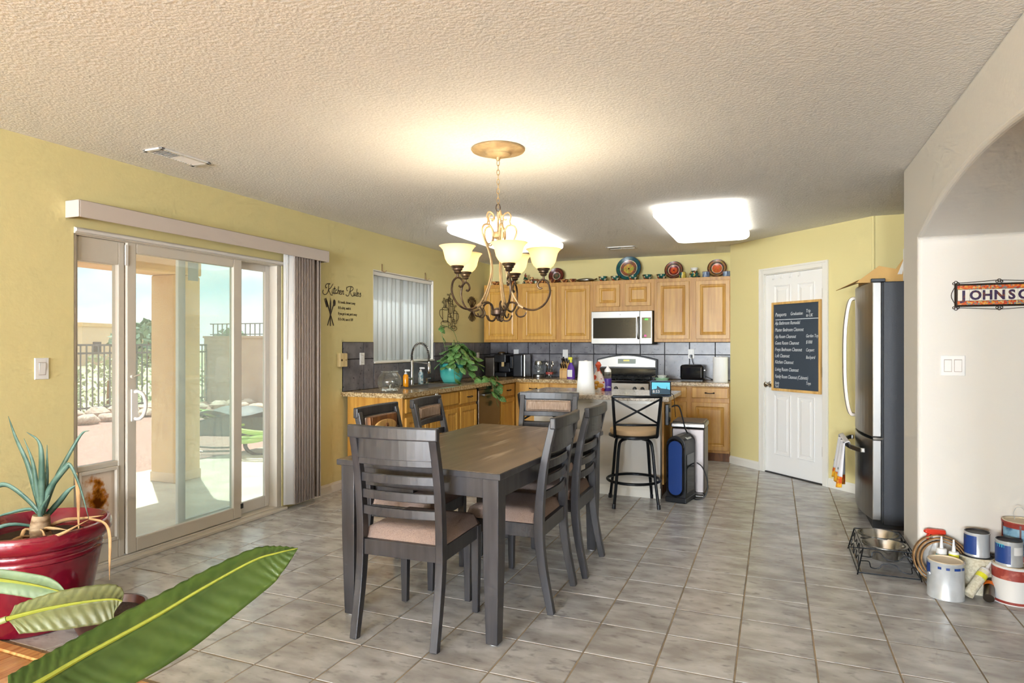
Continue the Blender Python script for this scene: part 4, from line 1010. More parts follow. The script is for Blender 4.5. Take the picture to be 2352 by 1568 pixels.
# ------------------------------------------------------------------ tower heater and trash can by the island
HT = thing('tower_heater', 'black oval-faced tower heater on the floor beside the stool', 'heater', (-.735, 5.57, 0), R(-11))
def stad(w_, h, z0, n=10):
    r = w_ / 2; out = []
    for i in range(n + 1): q = R(180 * i / n); out.append((r * math.cos(q), z0 + h - r + r * math.sin(q)))
    for i in range(n + 1): q = R(180 + 180 * i / n); out.append((r * math.cos(q), z0 + r + r * math.sin(q)))
    return out
def dome(w_, h, z0, n=12):
    r = w_ / 2; return [(-r, z0), (r, z0)] + [(r * math.cos(R(180 * i / n)), z0 + h - r + r * math.sin(R(180 * i / n))) for i in range(n + 1)]
MB().prism(dome(.165, .52, .035), -.12, .13, 'y').build('housing', 'black_plastic', HT, bev=.006)
MB().box(-.09, .09, -.13, .135, 0, .045).build('base', 'black_plastic', HT, bev=.008)
MB().prism(stad(.15, .49, .045), -.135, -.118, 'y').build('front_bezel', 'black_gloss', HT, bev=.005)
MB().prism(stad(.116, .45, .065), -.1385, -.134, 'y').build('front_panel', 'heater_face_reflect', HT, bev=.002)
MB().box(.0825, .086, -.09, .10, .08, .40).build('side_grille', 'black_gloss', HT, bev=.002)
text_obj('logo', 'Bionaire', .036, 'logo_white', HT, Matrix.Translation((.072, -.02, .512)) @ Matrix.Rotation(R(40), 4, 'Y') @ Matrix.Rotation(R(90), 4, 'Z') @ Matrix.Translation((-.055, -.0, .018)), ext=.001)
TC = thing('trash_can', 'rectangular stainless step trash can behind the tower heater', 'trash can', (-.70, 5.95, 0))
MB().box(-.14, .14, -.17, .17, .02, .58).build('body', 'steel_can', TC, bev=.012, seg=3)
MB().box(-.147, .147, -.177, .177, .585, .625).build('lid_band', 'steel', TC, bev=.01, seg=3)
MB().box(-.135, .135, -.165, .165, .625, .64).build('lid', 'steel_dark', TC, bev=.008)
MB().box(-.145, .145, -.175, .175, 0, .022).build('base_ring', 'black_plastic', TC, bev=.004)
MB().bar([(.08, -.17, .025), (.10, -.24, .02), (.10, -.265, .012)], (.08, .012)).build('pedal', 'steel', TC, bev=.002)
# cords
def world_part(mb, name, m, t, **kw):
    Mi = (Matrix.Translation(t.location) @ Matrix.Rotation(t.rotation_euler.z, 4, 'Z')).inverted()
    return mb.xf(Mi).build(name, m, t, **kw)
world_part(MB().tube(spl([(-.80, 5.53, .79), (-.775, 5.56, .80), (-.745, 5.58, .78), (-.72, 5.60, .68), (-.705, 5.63, .60), (-.69, 5.69, .545)], 6), .006, 7), 'cord', 'cord', HT, smooth=True)
world_part(MB().tube(spl([(-.615, 5.70, .30), (-.57, 5.68, .27), (-.53, 5.65, .19), (-.52, 5.62, .10), (-.545, 5.60, .03), (-.60, 5.60, .006), (-.66, 5.66, .006)], 6), .005, 7), 'cord', 'cord', HT, smooth=True)
ps = thing('power_strip', 'black power outlet box on the oak end of the island', 'outlet', (-.877, 5.74, .70))
MB().box(-.005, .025, -.05, .05, -.09, .09).build('box', 'black_plastic', ps, bev=.004)
for z in (-.04, .04): MB().cyl((.025, 0, z), (.032, 0, z), .018, n=12).build('socket', 'black_matte', ps)
# ================================================================== ITEMS ON WORKTOPS
def single(name, label, cat, mb, m, loc=(0, 0, 0), rz=0., group=None, **kw):
    o = mb.build(name, m, **kw); o.location = loc; o.rotation_euler = (0, 0, rz); return tag(o, label, cat, group)
fb = thing('fishbowl', 'round empty glass fishbowl on the end of the granite worktop', 'fishbowl', (-3.24, 4.97, CT))
pr = [(0, .003), (.05, .003), (.075, .014), (.095, .036), (.107, .066), (.110, .095), (.105, .124), (.092, .150), (.076, .168), (.070, .176), (.076, .185)]
MB().lathe(pr, n=36).build('bowl', 'glassware', fb, smooth=True, sol=.003)
MB().lathe([(.073, 0), (.079, .002), (.079, .006), (.073, .008)], (0, 0, .182), 36).build('rim', 'glassware', fb, smooth=True)
random.seed(5)
m = MB()
for i in range(40):
    a = random.uniform(0, 6.28); r = .07 * math.sqrt(random.random()); m.ball((r * math.cos(a), r * math.sin(a), .014 + random.uniform(0, .014)), .010, 6, 4, 1, .8, .6)
tag(m.build('pebbles', 'plastic_white', fb, smooth=True), kind='stuff')
MB().lathe([(0, 0), (.012, 0), (.014, .03), (.006, .04), (.02, .06), (0, .065)], (.0, .01, .03), 12).build('ornament', 'nickel', fb, smooth=True)
def pump(label, loc, body, cap, h, r, rz=0.):
    t = thing('pump_bottle', label, 'bottle', loc, rz, 'pump bottles by the sink')
    MB().lathe([(0, 0), (r * .95, 0), (r, .006), (r, h * .62), (r * .8, h * .70), (.012, h * .74), (.012, h * .78), (0, h * .78)], n=20).build('bottle', body, t, smooth=True)
    MB().lathe([(0, h * .74), (.015, h * .74), (.015, h * .82), (.006, h * .83), (.005, h * .93), (0, h * .93)], n=14).build('collar', cap, t, smooth=True)
    MB().obox((.018, 0, h * .955), (.055, .020, .018)).tube([(.042, 0, h * .955), (.05, 0, h * .925)], .005, 6).build('pump_head', cap, t, bev=.003)
    return t
pump('orange hand soap pump bottle left of the faucet', (-3.47, 5.62, CT), 'soap_orange', 'plastic_white', .175, .028)
pump('clear lotion pump bottle right of the faucet', (-3.53, 6.02, CT), 'soap_clear', 'plastic_white', .185, .028)
t = thing('soap_dispenser', 'small nickel soap dispenser at the back of the sink', 'dispenser', (-3.55, 6.18, CT))
MB().lathe([(0, 0), (.02, 0), (.02, .01), (.011, .02), (.013, .05), (.018, .06), (0, .062)], n=16).build('body', 'nickel', t, smooth=True); MB().tube([(0, 0, .055), (.05, 0, .06)], .006, 8).build('spout', 'nickel', t, smooth=True)
t = thing('drain_stopper', 'black rubber drain stopper beside the sink', 'stopper', (-3.54, 5.55, CT))
MB().lathe([(0, 0), (.03, 0), (.032, .008), (.022, .014), (.02, .024), (.024, .03), (0, .032)], n=20).build('rubber_cap', 'black_plastic', t, smooth=True)
# pothos in turquoise pot
PT = thing('potted_pothos', 'trailing pothos in a turquoise pot on the corner worktop', 'plant', (-3.38, 6.45, CT))
MB().lathe([(0, 0), (.085, 0), (.10, .01), (.125, .07), (.135, .15), (.132, .19), (.14, .20), (.14, .215), (.128, .215), (.122, .18), (0, .18)], n=32).build('pot', 'turquoise', PT, smooth=True)
MB().lathe([(0, .185), (.122, .183)], n=24).build('soil', 'soil', PT)
def heart(s_):
    out = MB()
    def f(a, b):
        u = a; wv = (b - .5) * 2
        wdt = .52 * math.sin(math.pi * min(1, u * .93 + .07)) ** .8 * (1 - .25 * u)
        return (wv * wdt * s_, (u - (.10 * abs(wv) if u < .2 else 0)) * s_, (-.12 * wv * wv * wdt - .22 * u * u) * s_ + .08 * s_ * (1 - abs(wv)) * u)
    return out.grid(f, 6, 4).mesh('leaf', 'leaf_pothos', 70)
leaf_me = [heart(1.0) for _ in range(1)]
random.seed(21)
vines = MB()
def put_leaf(p, s_, az, pitch, roll):
    o = link('leaf', leaf_me[0], PT); o.location = p; o.scale = (s_, s_, s_); o.rotation_euler = (pitch, roll, az)
for i in range(105):
    a = random.uniform(0, 2 * math.pi); rr = random.uniform(.03, .24); h = .22 + .20 * math.cos(rr / .24 * 1.4) * random.uniform(.4, 1.1) - max(0, rr - .16) * random.uniform(.2, 1.6)
    p = (rr * math.cos(a) * .85 + .04, rr * math.sin(a) * 1.35 + .10, max(.03, h))
    if p[0] < -.15: p = (-.15 + random.uniform(0, .05), p[1], p[2])
    put_leaf(p, random.uniform(.07, .115), (a - math.pi / 2 if p[0] > -.08 else random.uniform(-2.6, -.5)) + random.uniform(-.5, .5), random.uniform(-.9, .1), random.uniform(-.5, .5))
    if i % 3 == 0: vines.tube(spl([(0, 0, .18), (p[0] * .5, p[1] * .5, p[2] + .05), p], 5), .003, 5)
for path in ([(.05, .08, .20), (.10, .18, .20), (.16, .24, .08), (.24, .28, .02), (.32, .31, .02), (.400, .32, -.02), (.405, .33, -.14), (.410, .34, -.24)],
             [(.05, .05, .20), (.12, .12, .16), (.20, .16, .03), (.30, .20, .02), (.390, .24, .01), (.405, .25, -.10), (.405, .25, -.16)],
             [(.02, .10, .2), (.05, .30, .14), (.08, .46, .03), (.14, .62, .02), (.20, .74, .02)],
             [(.05, -.05, .2), (.10, -.14, .16), (.15, -.20, .03), (.2, -.24, .012)]):
    sp_ = spl(path, 6); vines.tube(sp_, .003, 5)
    for j in range(6, len(sp_), 3):
        q = sp_[j]; put_leaf((q.x + random.uniform(-.01, .03), q.y + random.uniform(-.03, .03), q.z + .02), random.uniform(.065, .11), random.uniform(-2.6, -.6), random.uniform(-1.2, -.3), random.uniform(-.5, .5))
sp_ = spl([(-.03, 0, .2), (-.10, .0, .45), (-.14, .0, .62), (-.12, .03, .65), (-.05, .12, .60), (-.02, .2, .44)], 6); vines.tube(sp_, .003, 5)
for j in (8, 11, 12, 13, 14): put_leaf(tuple(sp_[j]), .075, random.uniform(-2.5, 0), random.uniform(-1, 0), 0)
vines.build('vines', 'vine', PT, smooth=True)
# back counter appliances
t = thing('drink_maker', 'black single-cup coffee maker with grey water tank in the corner', 'coffee maker', (-3.41, 7.86, CT))
MB().box(-.16, -.02, -.10, .12, 0, .262).build('water_tank', 'steel_dark', t, bev=.012, seg=3); MB().box(-.162, -.018, -.102, .122, .262, .275).build('tank_lid', 'black_plastic', t, bev=.004)
MB().box(-.015, .155, -.11, .14, 0, .06).box(-.015, .155, .02, .14, .06, .30).box(-.015, .155, -.13, .14, .19, .30).build('body', 'black_plastic', t, bev=.012, seg=3)
MB().lathe([(0, 0), (.05, 0), (.055, .02), (.04, .032), (0, .034)], (.07, -.06, .30), 20).build('brew_lid', 'nickel', t, smooth=True)
MB().box(.10, .135, -.145, -.13, .14, .20).build('tag', 'plastic_beige', t, bev=.003)
t = thing('coffee_machine', 'tall narrow black coffee machine with silver side strip', 'coffee machine', (-3.09, 7.88, CT))
MB().box(-.085, .055, -.11, .13, 0, .305).build('body', 'black_plastic', t, bev=.02, seg=3); MB().box(.056, .088, -.10, .11, .005, .30).build('side_strip', 'nickel', t, bev=.01, seg=3); MB().box(-.16, -.085, -.06, .10, .10, .285).build('carafe_bay', 'black_gloss', t, bev=.02)
t = thing('electric_kettle', 'glass electric kettle with steel lid on the back counter', 'kettle', (-2.84, 7.86, CT))
MB().lathe([(0, 0), (.075, 0), (.078, .01), (.076, .035), (.07, .04)], n=28).build('base', 'steel', t, smooth=True)
MB().lathe([(.072, .04), (.074, .08), (.066, .15), (.055, .17)], n=28).build('glass_body', 'glassware', t, smooth=True, sol=.003)
MB().lathe([(.056, .165), (.058, .18), (.05, .215), (.02, .222), (0, .222)], n=28).build('lid', 'nickel', t, smooth=True)
MB().bar(spl([(.055, 0, .205), (.10, 0, .21), (.115, 0, .17), (.105, 0, .08), (.08, 0, .05)], 5), (.022, .016), (0, 1, 0)).build('handle', 'black_plastic', t, bev=.004)
t = thing('utensil_jar', 'clear jar of spoons and forks beside the kettle', 'jar', (-2.69, 7.85, CT))
MB().lathe([(0, 0), (.046, 0), (.048, .004), (.048, .12)], n=24).build('jar', 'glassware', t, smooth=True, sol=.003)
MB().lathe([(.0485, .0), (.0495, .0), (.0495, .03), (.0485, .03)], (0, 0, .045), 24).build('label_band', 'label_red', t, smooth=True)
random.seed(9)
for i in range(7):
    a = random.uniform(0, 6.28); tx, ty = .04 * math.cos(a), .04 * math.sin(a); bx_, by = -.5 * tx, -.5 * ty; h = random.uniform(.15, .20)
    m = MB().tube([(bx_, by, .008), (tx, ty, h - .03)], .003, 6); m.ball((tx * 1.1, ty * 1.1, h), .013, 8, 6, 1, .4, 1.7); m.build('spoon', 'chrome', t, smooth=True)
t = thing('knife_block', 'pale wooden knife block with black-handled knives', 'knife block', (-2.485, 7.87, CT))
MB().prism([(-.08, 0), (.07, 0), (.07, .20), (.02, .215), (-.08, .10)], -.05, .05, 'x').build('block', 'knife_block', t, bev=.004)
for i in range(3):
    for j in range(2):
        y, z_ = -.055 + .06 * j, .13 + .065 * j; x = -.03 + .03 * i
        k_ = MB().bar([(x, y, z_), (x, y - .05, z_ + .055)], (.014, .02)).build('knife_handle', 'black_plastic', t, bev=.003)
        MB().ball((x, y - .052, z_ + .058), .006, 8, 5).build('rivet', 'nickel', k_)
MB().bar([(-.03, .05, .18), (-.03, .02, .27)], (.016, .022)).build('steel_handle', 'black_plastic', t, bev=.003)
t = thing('spray_cleaner', 'purple spray cleaner bottle with yellow trigger on the back counter', 'bottle', (-2.385, 7.80, CT))
MB().lathe([(0, 0), (.05, 0), (.054, .01), (.052, .10), (.04, .15), (.018, .185), (.016, .20), (0, .20)], n=24, sy=.6).build('bottle', 'purple', t, smooth=True)
MB().box(-.038, .025, -.0345, -.031, .02, .11).build('label', 'label_white', t); MB().box(-.012, .016, -.02, .02, .20, .245).box(-.035, .02, -.012, .012, .235, .27).build('trigger_head', 'yellow_plastic', t, bev=.005)
MB().bar([(-.02, 0, .238), (-.035, 0, .20)], (.012, .008), (0, 1, 0)).build('trigger', 'black_plastic', t)
t = thing('toaster', 'black two-slot toaster plugged in at the back counter', 'toaster', (-.895, 7.86, CT), R(-4))
MB().box(-.135, .135, -.085, .085, .012, .19).build('body', 'black_gloss', t, bev=.03, seg=4); MB().box(-.125, .125, -.08, .08, 0, .014).build('base', 'black_plastic', t)
for y in (-.03, .03): MB().box(-.10, .10, y - .012, y + .012, .186, .1915).build('slot', 'black_matte', t)
MB().box(.135, .15, -.03, .0, .12, .135).build('lever', 'nickel', t, bev=.003)
world_part(MB().tube(spl([(-.935, 8.085, 1.19), (-.93, 8.05, 1.17), (-.915, 8.03, 1.10), (-.87, 8.03, .99), (-.80, 8.02, .95), (-.70, 8.02, .90), (-.68, 7.98, .893)], 6), .004, 6), 'cord', 'cord', t, smooth=True)
def towel_roll(name, label, loc, r, h, r2=None):
    t = thing(name, label, 'paper towels', loc)
    MB().lathe([(.02, 0), (r, 0), (r * .995 if r2 is None else r2, h), (.02, h)], n=36).build('roll', 'paper_white', t, smooth=True); MB().lathe([(.0185, .0), (.0205, 0), (.0205, h + .001), (.0185, h + .001)], n=20).build('core', 'cardboard', t, smooth=True)
    MB().lathe([(0, .0), (.016, 0), (.016, h + .004), (0, h + .008)], n=16).build('holder_post', 'plastic_white', t)
towel_roll('paper_towel_roll', 'white paper towel roll at the pantry end of the back counter', (-.575, 7.76, CT), .082, .285)
towel_roll('paper_towel_roll', 'tall white paper towel roll on the near corner of the island', (-1.545, 5.50, CT), .082, .285, .062)
t = thing('bread_bag', 'bag of yellow buns with a twisted red top on the island', 'bag', (-1.52, 5.84, CT))
random.seed(4)
MB().lathe([(0, 0), (.06, .0), (.072, .03), (.07, .08), (.05, .13), (.03, .17), (.014, .20)], n=18, sy=.8).build('bag', 'bag_print', t, smooth=True)
for (x, y, z_) in ((-.012, -.03, .035), (.025, -.032, .05), (.0, -.028, .075)): MB().ball((x, y, z_), .036, 12, 8, 1, 1, .7).build('bun', 'bread', t, smooth=True)
MB().lathe([(.013, .195), (.011, .205), (.03, .24), (.012, .27)], n=10).build('twisted_top', 'bag_red', t, smooth=True, sol=.002)
t = thing('water_bottle', 'clear water bottle in a purple sleeve on the island', 'bottle', (-1.435, 5.86, CT))
MB().lathe([(0, 0), (.034, 0), (.036, .004), (.036, .115), (.0, .115)], n=24).build('sleeve', 'purple_dark', t, smooth=True)
MB().lathe([(.031, .115), (.032, .16), (.026, .185)], n=24).build('bottle', 'glassware', t, smooth=True, sol=.002)
MB().lathe([(0, .235), (.009, .235), (.013, .215), (.022, .205), (.030, .195), (.032, .175), (0, .175)], n=20).build('cap', 'plastic_white', t, smooth=True)
text_obj('logo', 'ON', .024, 'label_white', t, face_m((-.002, -.0368, .03)), ext=.0005)
t = thing('smart_display', 'smart display with a skyline wallpaper on the island corner', 'display', (-.885, 5.45, CT), R(14))
MB().prism([(-.055, 0), (.06, 0), (.052, .05), (-.02, .128), (-.035, .13)], -.085, .085, 'x').build('body', 'fabric_blue_grey', t, bev=.014, seg=3)
pm = Matrix.Translation((0, -.045, .065)) @ Matrix.Rotation(R(-10.5), 4, 'X')
scn = MB().box(-.082, .082, -.007, 0, -.058, .058).xf(pm).build('bezel', 'black_gloss', t, bev=.003)
MB().box(-.074, .074, -.009, -.007, -.048, .05).xf(pm).build('screen', 'screen', scn)
MB().add([(-.074, -.0095, -.048), (.074, -.0095, -.048), (.074, -.0095, -.012), (.05, -.0095, -.004), (.048, -.0095, .02), (.044, -.0095, -.004), (0, -.0095, .0), (-.03, -.0095, .022), (-.034, -.0095, -.002), (-.074, -.0095, -.01)], [tuple(range(10))]).xf(pm).build('skyline', 'screen_dark', scn)
text_obj('clock', '8:53', .034, 'label_white', scn, pm @ face_m((-.068, -.0105, -.038)), ext=.0003)
world_part(MB().tube(spl([(-.815, 5.50, CT + .02), (-.785, 5.50, CT + .005), (-.778, 5.52, CT - .06), (-.775, 5.56, .70)], 5), .003, 6), 'cord', 'cord', t, smooth=True)
t = thing('food_container', 'white bowl on a green container beside the range', 'container', (-1.215, 7.60, CT))
MB().lathe([(0, 0), (.068, 0), (.076, .03), (.082, .033), (.082, .042), (0, .042)], n=24).build('container', 'mint', t, smooth=True); MB().lathe([(0, .042), (.04, .042), (.055, .07), (.05, .07), (.035, .05), (0, .05)], n=24).build('bowl', 'plastic_white', t, smooth=True)
t = thing('folded_paper', 'small folded white paper on the near edge of the island', 'paper', (-1.70, 5.50, CT), R(20))
MB().box(-.09, .09, -.05, .05, .0, .003).build('sheet', 'paper_white', t)
t = thing('pen', 'black pen lying on the island worktop', 'pen', (-1.62, 5.44, CT + .005), R(-10))
MB().cyl((-.06, 0, 0), (.05, 0, 0), .005, n=8).build('barrel', 'black_plastic', t); MB().cyl((.05, 0, 0), (.064, 0, 0), .005, .001, n=8).build('tip', 'nickel', t)
# ================================================================== POTTERY ON THE UPPER CABINETS
ZT = 2.107
def plate(label, x, r, m, y=8.03, lean=14, z=ZT):
    p = [(0, .004), (r * .55, .004), (r * .62, .012), (r * .96, .026), (r, .030), (r * .97, .036), (r * .6, .020), (r * .52, .013), (0, .013)]
    o = MB().lathe(p, n=40).build('painted_plate', m, smooth=True); o.location = (x, y - .018, z + r * math.cos(R(lean)) + .004); o.rotation_euler = (R(90 - lean), 0, 0)
    return tag(o, label, 'plate', 'painted plates on the upper cabinets')
plate('large teal and yellow painted plate above the microwave', -1.69, .158, 'plate_teal')
plate('painted plate with red centre beside a yellow cup', -1.135, .112, 'plate_red')
plate('painted plate with orange centre nearest the pantry wall', -.63, .112, 'plate_orange')
plate('dark red painted plate left of the microwave', -2.645, .105, 'plate_dark')
def bowl_(label, x, y, r, h, m, name='painted_bowl', cat='bowl'):
    o = MB().lathe([(0, 0), (r * .62, 0), (r * .72, h * .12), (r * .95, h * .8), (r, h), (r * .93, h), (r * .85, h * .7), (r * .6, h * .18), (0, h * .15)], n=24).build(name, m, smooth=True)
    o.location = (x, y, ZT); return tag(o, label, cat, 'painted bowls on the upper cabinets')
bowl_('small dark green painted bowl left of the large teal plate', -1.985, 7.86, .058, .060, 'pot_green')
bowl_('green and red painted bowl overlapping the left rim of the teal plate', -1.83, 7.86, .058, .058, 'pot_green')
bowl_('flowered painted bowl in front of the teal plate', -1.605, 7.85, .060, .058, 'pot_green')
bowl_('green painted bowl between the teal and red-centre plates', -1.435, 7.87, .062, .060, 'pot_green')
bowl_('green painted bowl touching the red-centre plate', -1.265, 7.87, .062, .058, 'pot_green')
bowl_('brown woven-pattern bowl behind the chandelier, leftmost on the cabinets', -3.47, 7.88, .060, .05, 'pot_brown')
bowl_('low brown bowl at the left cabinet corner', -3.24, 7.88, .055, .055, 'pot_brown')
bowl_('brown dotted bowl left of the dark red plate', -2.98, 7.88, .070, .055, 'pot_brown')
bowl_('brown dotted serving bowl under the chandelier shade', -2.80, 7.88, .075, .048, 'pot_brown')
bowl_('reddish painted bowl in front of the dark red plate', -2.655, 7.86, .048, .045, 'pot_brown')
bowl_('long dotted brown dish right of the dark red plate', -2.50, 7.88, .055, .045, 'pot_brown')
bowl_('second dotted brown dish toward the microwave', -2.385, 7.88, .048, .045, 'pot_brown')
def cup(label, x, y, r, h, m):
    t = thing('painted_cup', label, 'cup', (x, y, ZT), 0, 'painted cups on the upper cabinets')
    MB().lathe([(0, 0), (r * .92, 0), (r, h * .1), (r * .97, h), (r * .88, h), (r * .85, h * .15), (0, h * .12)], n=24).build('body', m, t, smooth=True)
    MB().lathe([(r * .98, h * .98), (r * 1.03, h), (r * .98, h * 1.03)], n=24).build('rim', 'terracotta', t, smooth=True)
    return t
cup('yellow and green cup in front of the red-centre plate', -1.02, 7.88, .040, .075, 'pot_yellow')
cup('pale blue cup left of the orange-centre plate', -.745, 7.88, .042, .068, 'pot_blue')
cup('mauve banded cup in front of the orange-centre plate', -.515, 7.87, .042, .062, 'pot_blue')
t = thing('painted_jug', 'green painted jug with a white flared neck', 'jug', (-.885, 7.92, ZT))
MB().lathe([(0, 0), (.062, 0), (.07, .015), (.058, .055), (.04, .082), (.036, .09)], n=24).build('body', 'pot_green', t, smooth=True); MB().lathe([(.036, .09), (.036, .105), (.046, .125), (.043, .125), (.033, .105), (.03, .09)], n=24).build('neck', 'plastic_white', t, smooth=True)
t = thing('ceramic_tree', 'small dark green ceramic tree behind the chandelier shade', 'figurine', (-3.06, 7.95, ZT))
MB().lathe([(0, .16), (.022, .12), (.012, .12), (.034, .07), (.018, .07), (.045, .02), (.012, .02), (.012, 0), (0, 0)], n=16).build('body', 'pot_green', t, smooth=True)
t = thing('ceramic_cart', 'small brown ceramic cart with wheels on the cabinets', 'figurine', (-2.90, 7.84, ZT))
MB().box(-.04, .05, -.025, .025, .03, .06).box(-.05, -.01, -.022, .022, .06, .09).build('body', 'pot_brown', t, bev=.008)
for x in (-.03, .03):
    for y in (-.028, .028): MB().cyl((x, y - .006, .02), (x, y + .006, .02), .02, n=14).build('wheel', 'pot_green', t)
t = thing('silver_fish_dish', 'long silver fish-shaped dish lying above the microwave', 'dish', (-2.22, 7.88, ZT))
MB().ball((0, 0, .026), .026, 20, 8, 4.6, 1.8, 1.0).build('body', 'nickel', t, smooth=True); MB().add([(.10, -.0, .02), (.16, -.035, .045), (.15, 0, .03), (.16, .035, .045)], [(0, 1, 2), (0, 2, 3)]).build('tail', 'nickel', t, sol=.004)
# ================================================================== WALL ITEMS
def plate_switch(name, label, cat, M_, w_, h, rockers, m='plastic_white', slots=False):
    t = thing(name, label, cat); t.matrix_world = M_; t.matrix_basis = M_
    MB().rings(w_, h, [(0, 0), (0, -.004), (.003, -.0065)], -w_ / 2, -h / 2).build('cover', m, t)
    for x in rockers:
        if slots:
            for z_ in (-.022, .022): MB().box(x - .016, x + .016, -.0085, -.006, z_ - .014, z_ + .014).build('receptacle', m, t, bev=.003)
        else:
            MB().box(x - .0185, x + .0185, -.0068, -.006, -.035, .035).build('gap_shade', 'vane_grey', t); MB().prism([(-.0065, -.032), (-.0075, -.032), (-.0110, .030), (-.0065, .032)], x - .016, x + .016, 'x').build('rocker', m, t)  # grey plate paints the shade outline round each rocker
    return t
ML = lambda y, z: Matrix.Translation((XL + (.011 if y > 4.85 else 0), y, z)) @ Matrix.Rotation(R(90), 4, 'Z')
MK = lambda x, z: Matrix.Translation((x, YB - .011, z))
plate_switch('light_switch', 'white rocker light switch left of the patio door', 'switch', ML(2.228, 1.188), .072, .115, [0])
plate_switch('light_switch', 'white switch on the left backsplash by the window', 'switch', ML(5.108, 1.18), .072, .115, [0])
plate_switch('wall_outlet', 'white switch plate half hidden by the pothos', 'switch', ML(7.69, 1.15), .072, .115, [0])
plate_switch('wall_outlet', 'white outlet above the coffee machines', 'outlet', MK(-3.25, 1.19), .072, .115, [0], slots=True)
plate_switch('wall_outlet', 'white outlet above the knife block', 'outlet', MK(-2.55, 1.19), .072, .115, [0], slots=True)
o = plate_switch('wall_outlet', 'white outlet with the toaster plugged in', 'outlet', MK(-.94, 1.20), .072, .115, [0], slots=True)
MB().box(-.015, .015, -.03, -.007, -.045, -.01).build('plug', 'black_plastic', o, bev=.004)
plate_switch('light_switch', 'white double rocker switch in the hall below the name plaque', 'switch', Matrix.Translation((.923, 4.24, 1.20)), .116, .115, [-.024, .024])
t = thing('wall_phone_jack', 'cream phone jack box where the backsplash begins', 'jack', (XL, 4.80, 1.175), R(90))
MB().box(-.055, .055, -.035, 0, -.062, .062).build('box', 'plastic_beige', t, bev=.006)
MB().box(.0, .003, -.036, -.0345, -.06, .06).build('seam', 'leaf_dry', t)
MB().cyl((-.03, -.038, 0), (-.03, -.034, 0), .010, n=14).build('dial', 'bronze', t); MB().cyl((.03, -.038, 0), (.03, -.034, 0), .006, n=12).build('button', 'leaf_dry', t)
# hooks above the kitchen window
for lab, y in (('brass wall hook at the near top corner of the kitchen window', 5.46), ('brass wall hook at the far top corner of the kitchen window', 6.32)):
    o = MB().tube(spl([(XL + .003, y, 2.11), (XL + .004, y, 2.06), (XL + .03, y, 2.045), (XL + .05, y + .01, 2.055)], 5), .005, 7); o.box(XL, XL + .004, y - .008, y + .008, 2.05, 2.125)
    tag(o.build('wall_hook', 'bronze_light', smooth=True), lab, 'hook', 'brass hooks above the kitchen window')
# Kitchen Rules decal (wall-plane frame: x along +Y world, facing +X)
KR = thing('wall_decal', 'dark brown kitchen rules lettering decal with crossed cutlery on yellow wall', 'decal', (XL + .0015, 4.545, 0), R(90))
strokes = {
    'K': [[(.55, 1.0), (.42, .9), (.40, .6), (.33, .2), (.15, -.1), (-.1, -.12), (-.2, .1), (-.12, .3)], [(.5, 1.0), (.25, .95), (.08, .75), (.12, .55), (.22, .6)], [(.85, 1.05), (.6, .6), (.38, .42)], [(.38, .42), (.5, .1), (.65, -.12), (.8, -.08)]],
    'i': [[(.80, .5), (.74, .15), (.80, .05), (.9, .2)]], 't': [[(1.02, .78), (.9, .15), (.97, .05), (1.05, .2)], [(.88, .55), (1.1, .57)]],
    'c': [[(1.22, .42), (1.12, .45), (1.05, .2), (1.12, .05), (1.25, .2)]], 'h': [[(1.42, .85), (1.28, .05)], [(1.32, .25), (1.42, .45), (1.48, .4), (1.43, .1), (1.52, .1)]],
    'e': [[(1.55, .25), (1.68, .32), (1.64, .47), (1.55, .35), (1.56, .1), (1.66, .05), (1.75, .2)]], 'n': [[(1.8, .45), (1.74, .05)], [(1.77, .25), (1.88, .45), (1.94, .4), (1.9, .08), (2.0, .15)]],
    'R': [[(2.75, .95), (2.6, .4), (2.45, .0), (2.25, -.03), (2.2, .12)], [(2.5, .97), (2.28, .8), (2.3, .55), (2.4, .5)], [(2.5, .97), (2.85, 1.0), (2.98, .8), (2.8, .55), (2.62, .5)], [(2.62, .5), (2.75, .2), (2.9, -.02), (3.02, .08)]],
    'u': [[(3.08, .45), (3.03, .12), (3.1, .05), (3.22, .4), (3.18, .1), (3.27, .12)]], 'l': [[(3.44, .85), (3.32, .12), (3.4, .06)]],
    's': [[(3.86, .42), (3.76, .4), (3.86, .18), (3.78, .03), (3.68, .08)]], 'e_': [[(3.45, .25), (3.58, .32), (3.54, .47), (3.45, .35), (3.46, .1), (3.56, .05), (3.65, .2)]]}
for ltr, ss in strokes.items():
    m = MB()
    for st_ in ss: m.tube(spl([(.028 + .137 * x, -.001, 1.768 + .088 * z) for x, z in st_], 5), .0034, 5, flat=.35, up=(0, 1, 0))
    m.build('script_letter', 'decal', KR)
for i, s_ in enumerate(('If it smells, throw it away', "If it's dirty, wash it", 'If you get it out, put it away', "If it's ON, turn it OFF")):
    text_obj('rule_line', s_, .036, 'decal', KR, face_m((.215, 0, 1.690 - .052 * i)), ext=.0006, xs=.70)
m = MB()   # fork, knife, spoon
m.obox((.10, -.001, 1.60), (.010, .001, .25), ry=R(-24)).obox((.055, -.001, 1.675), (.032, .001, .055), ry=R(-24))
for k in (-1, 0, 1): m.obox((.040 + .011 * k, -.001, 1.708 + .004 * k), (.006, .001, .03), ry=R(-24))
m.build('fork', 'decal', KR)
m = MB().obox((.105, -.0012, 1.56), (.010, .001, .16)).add([(.095, -.0012, 1.60), (.115, -.0012, 1.60), (.116, -.0012, 1.69), (.108, -.0012, 1.735), (.098, -.0012, 1.68)], [(0, 1, 2, 3, 4)]); m.build('knife', 'decal', KR)
m = MB().obox((.11, -.0014, 1.585), (.010, .001, .22), ry=R(24)).ball((.160, -.0014, 1.69), .018, 14, 8, 1, .05, 1.7); m.build('spoon', 'decal', KR)
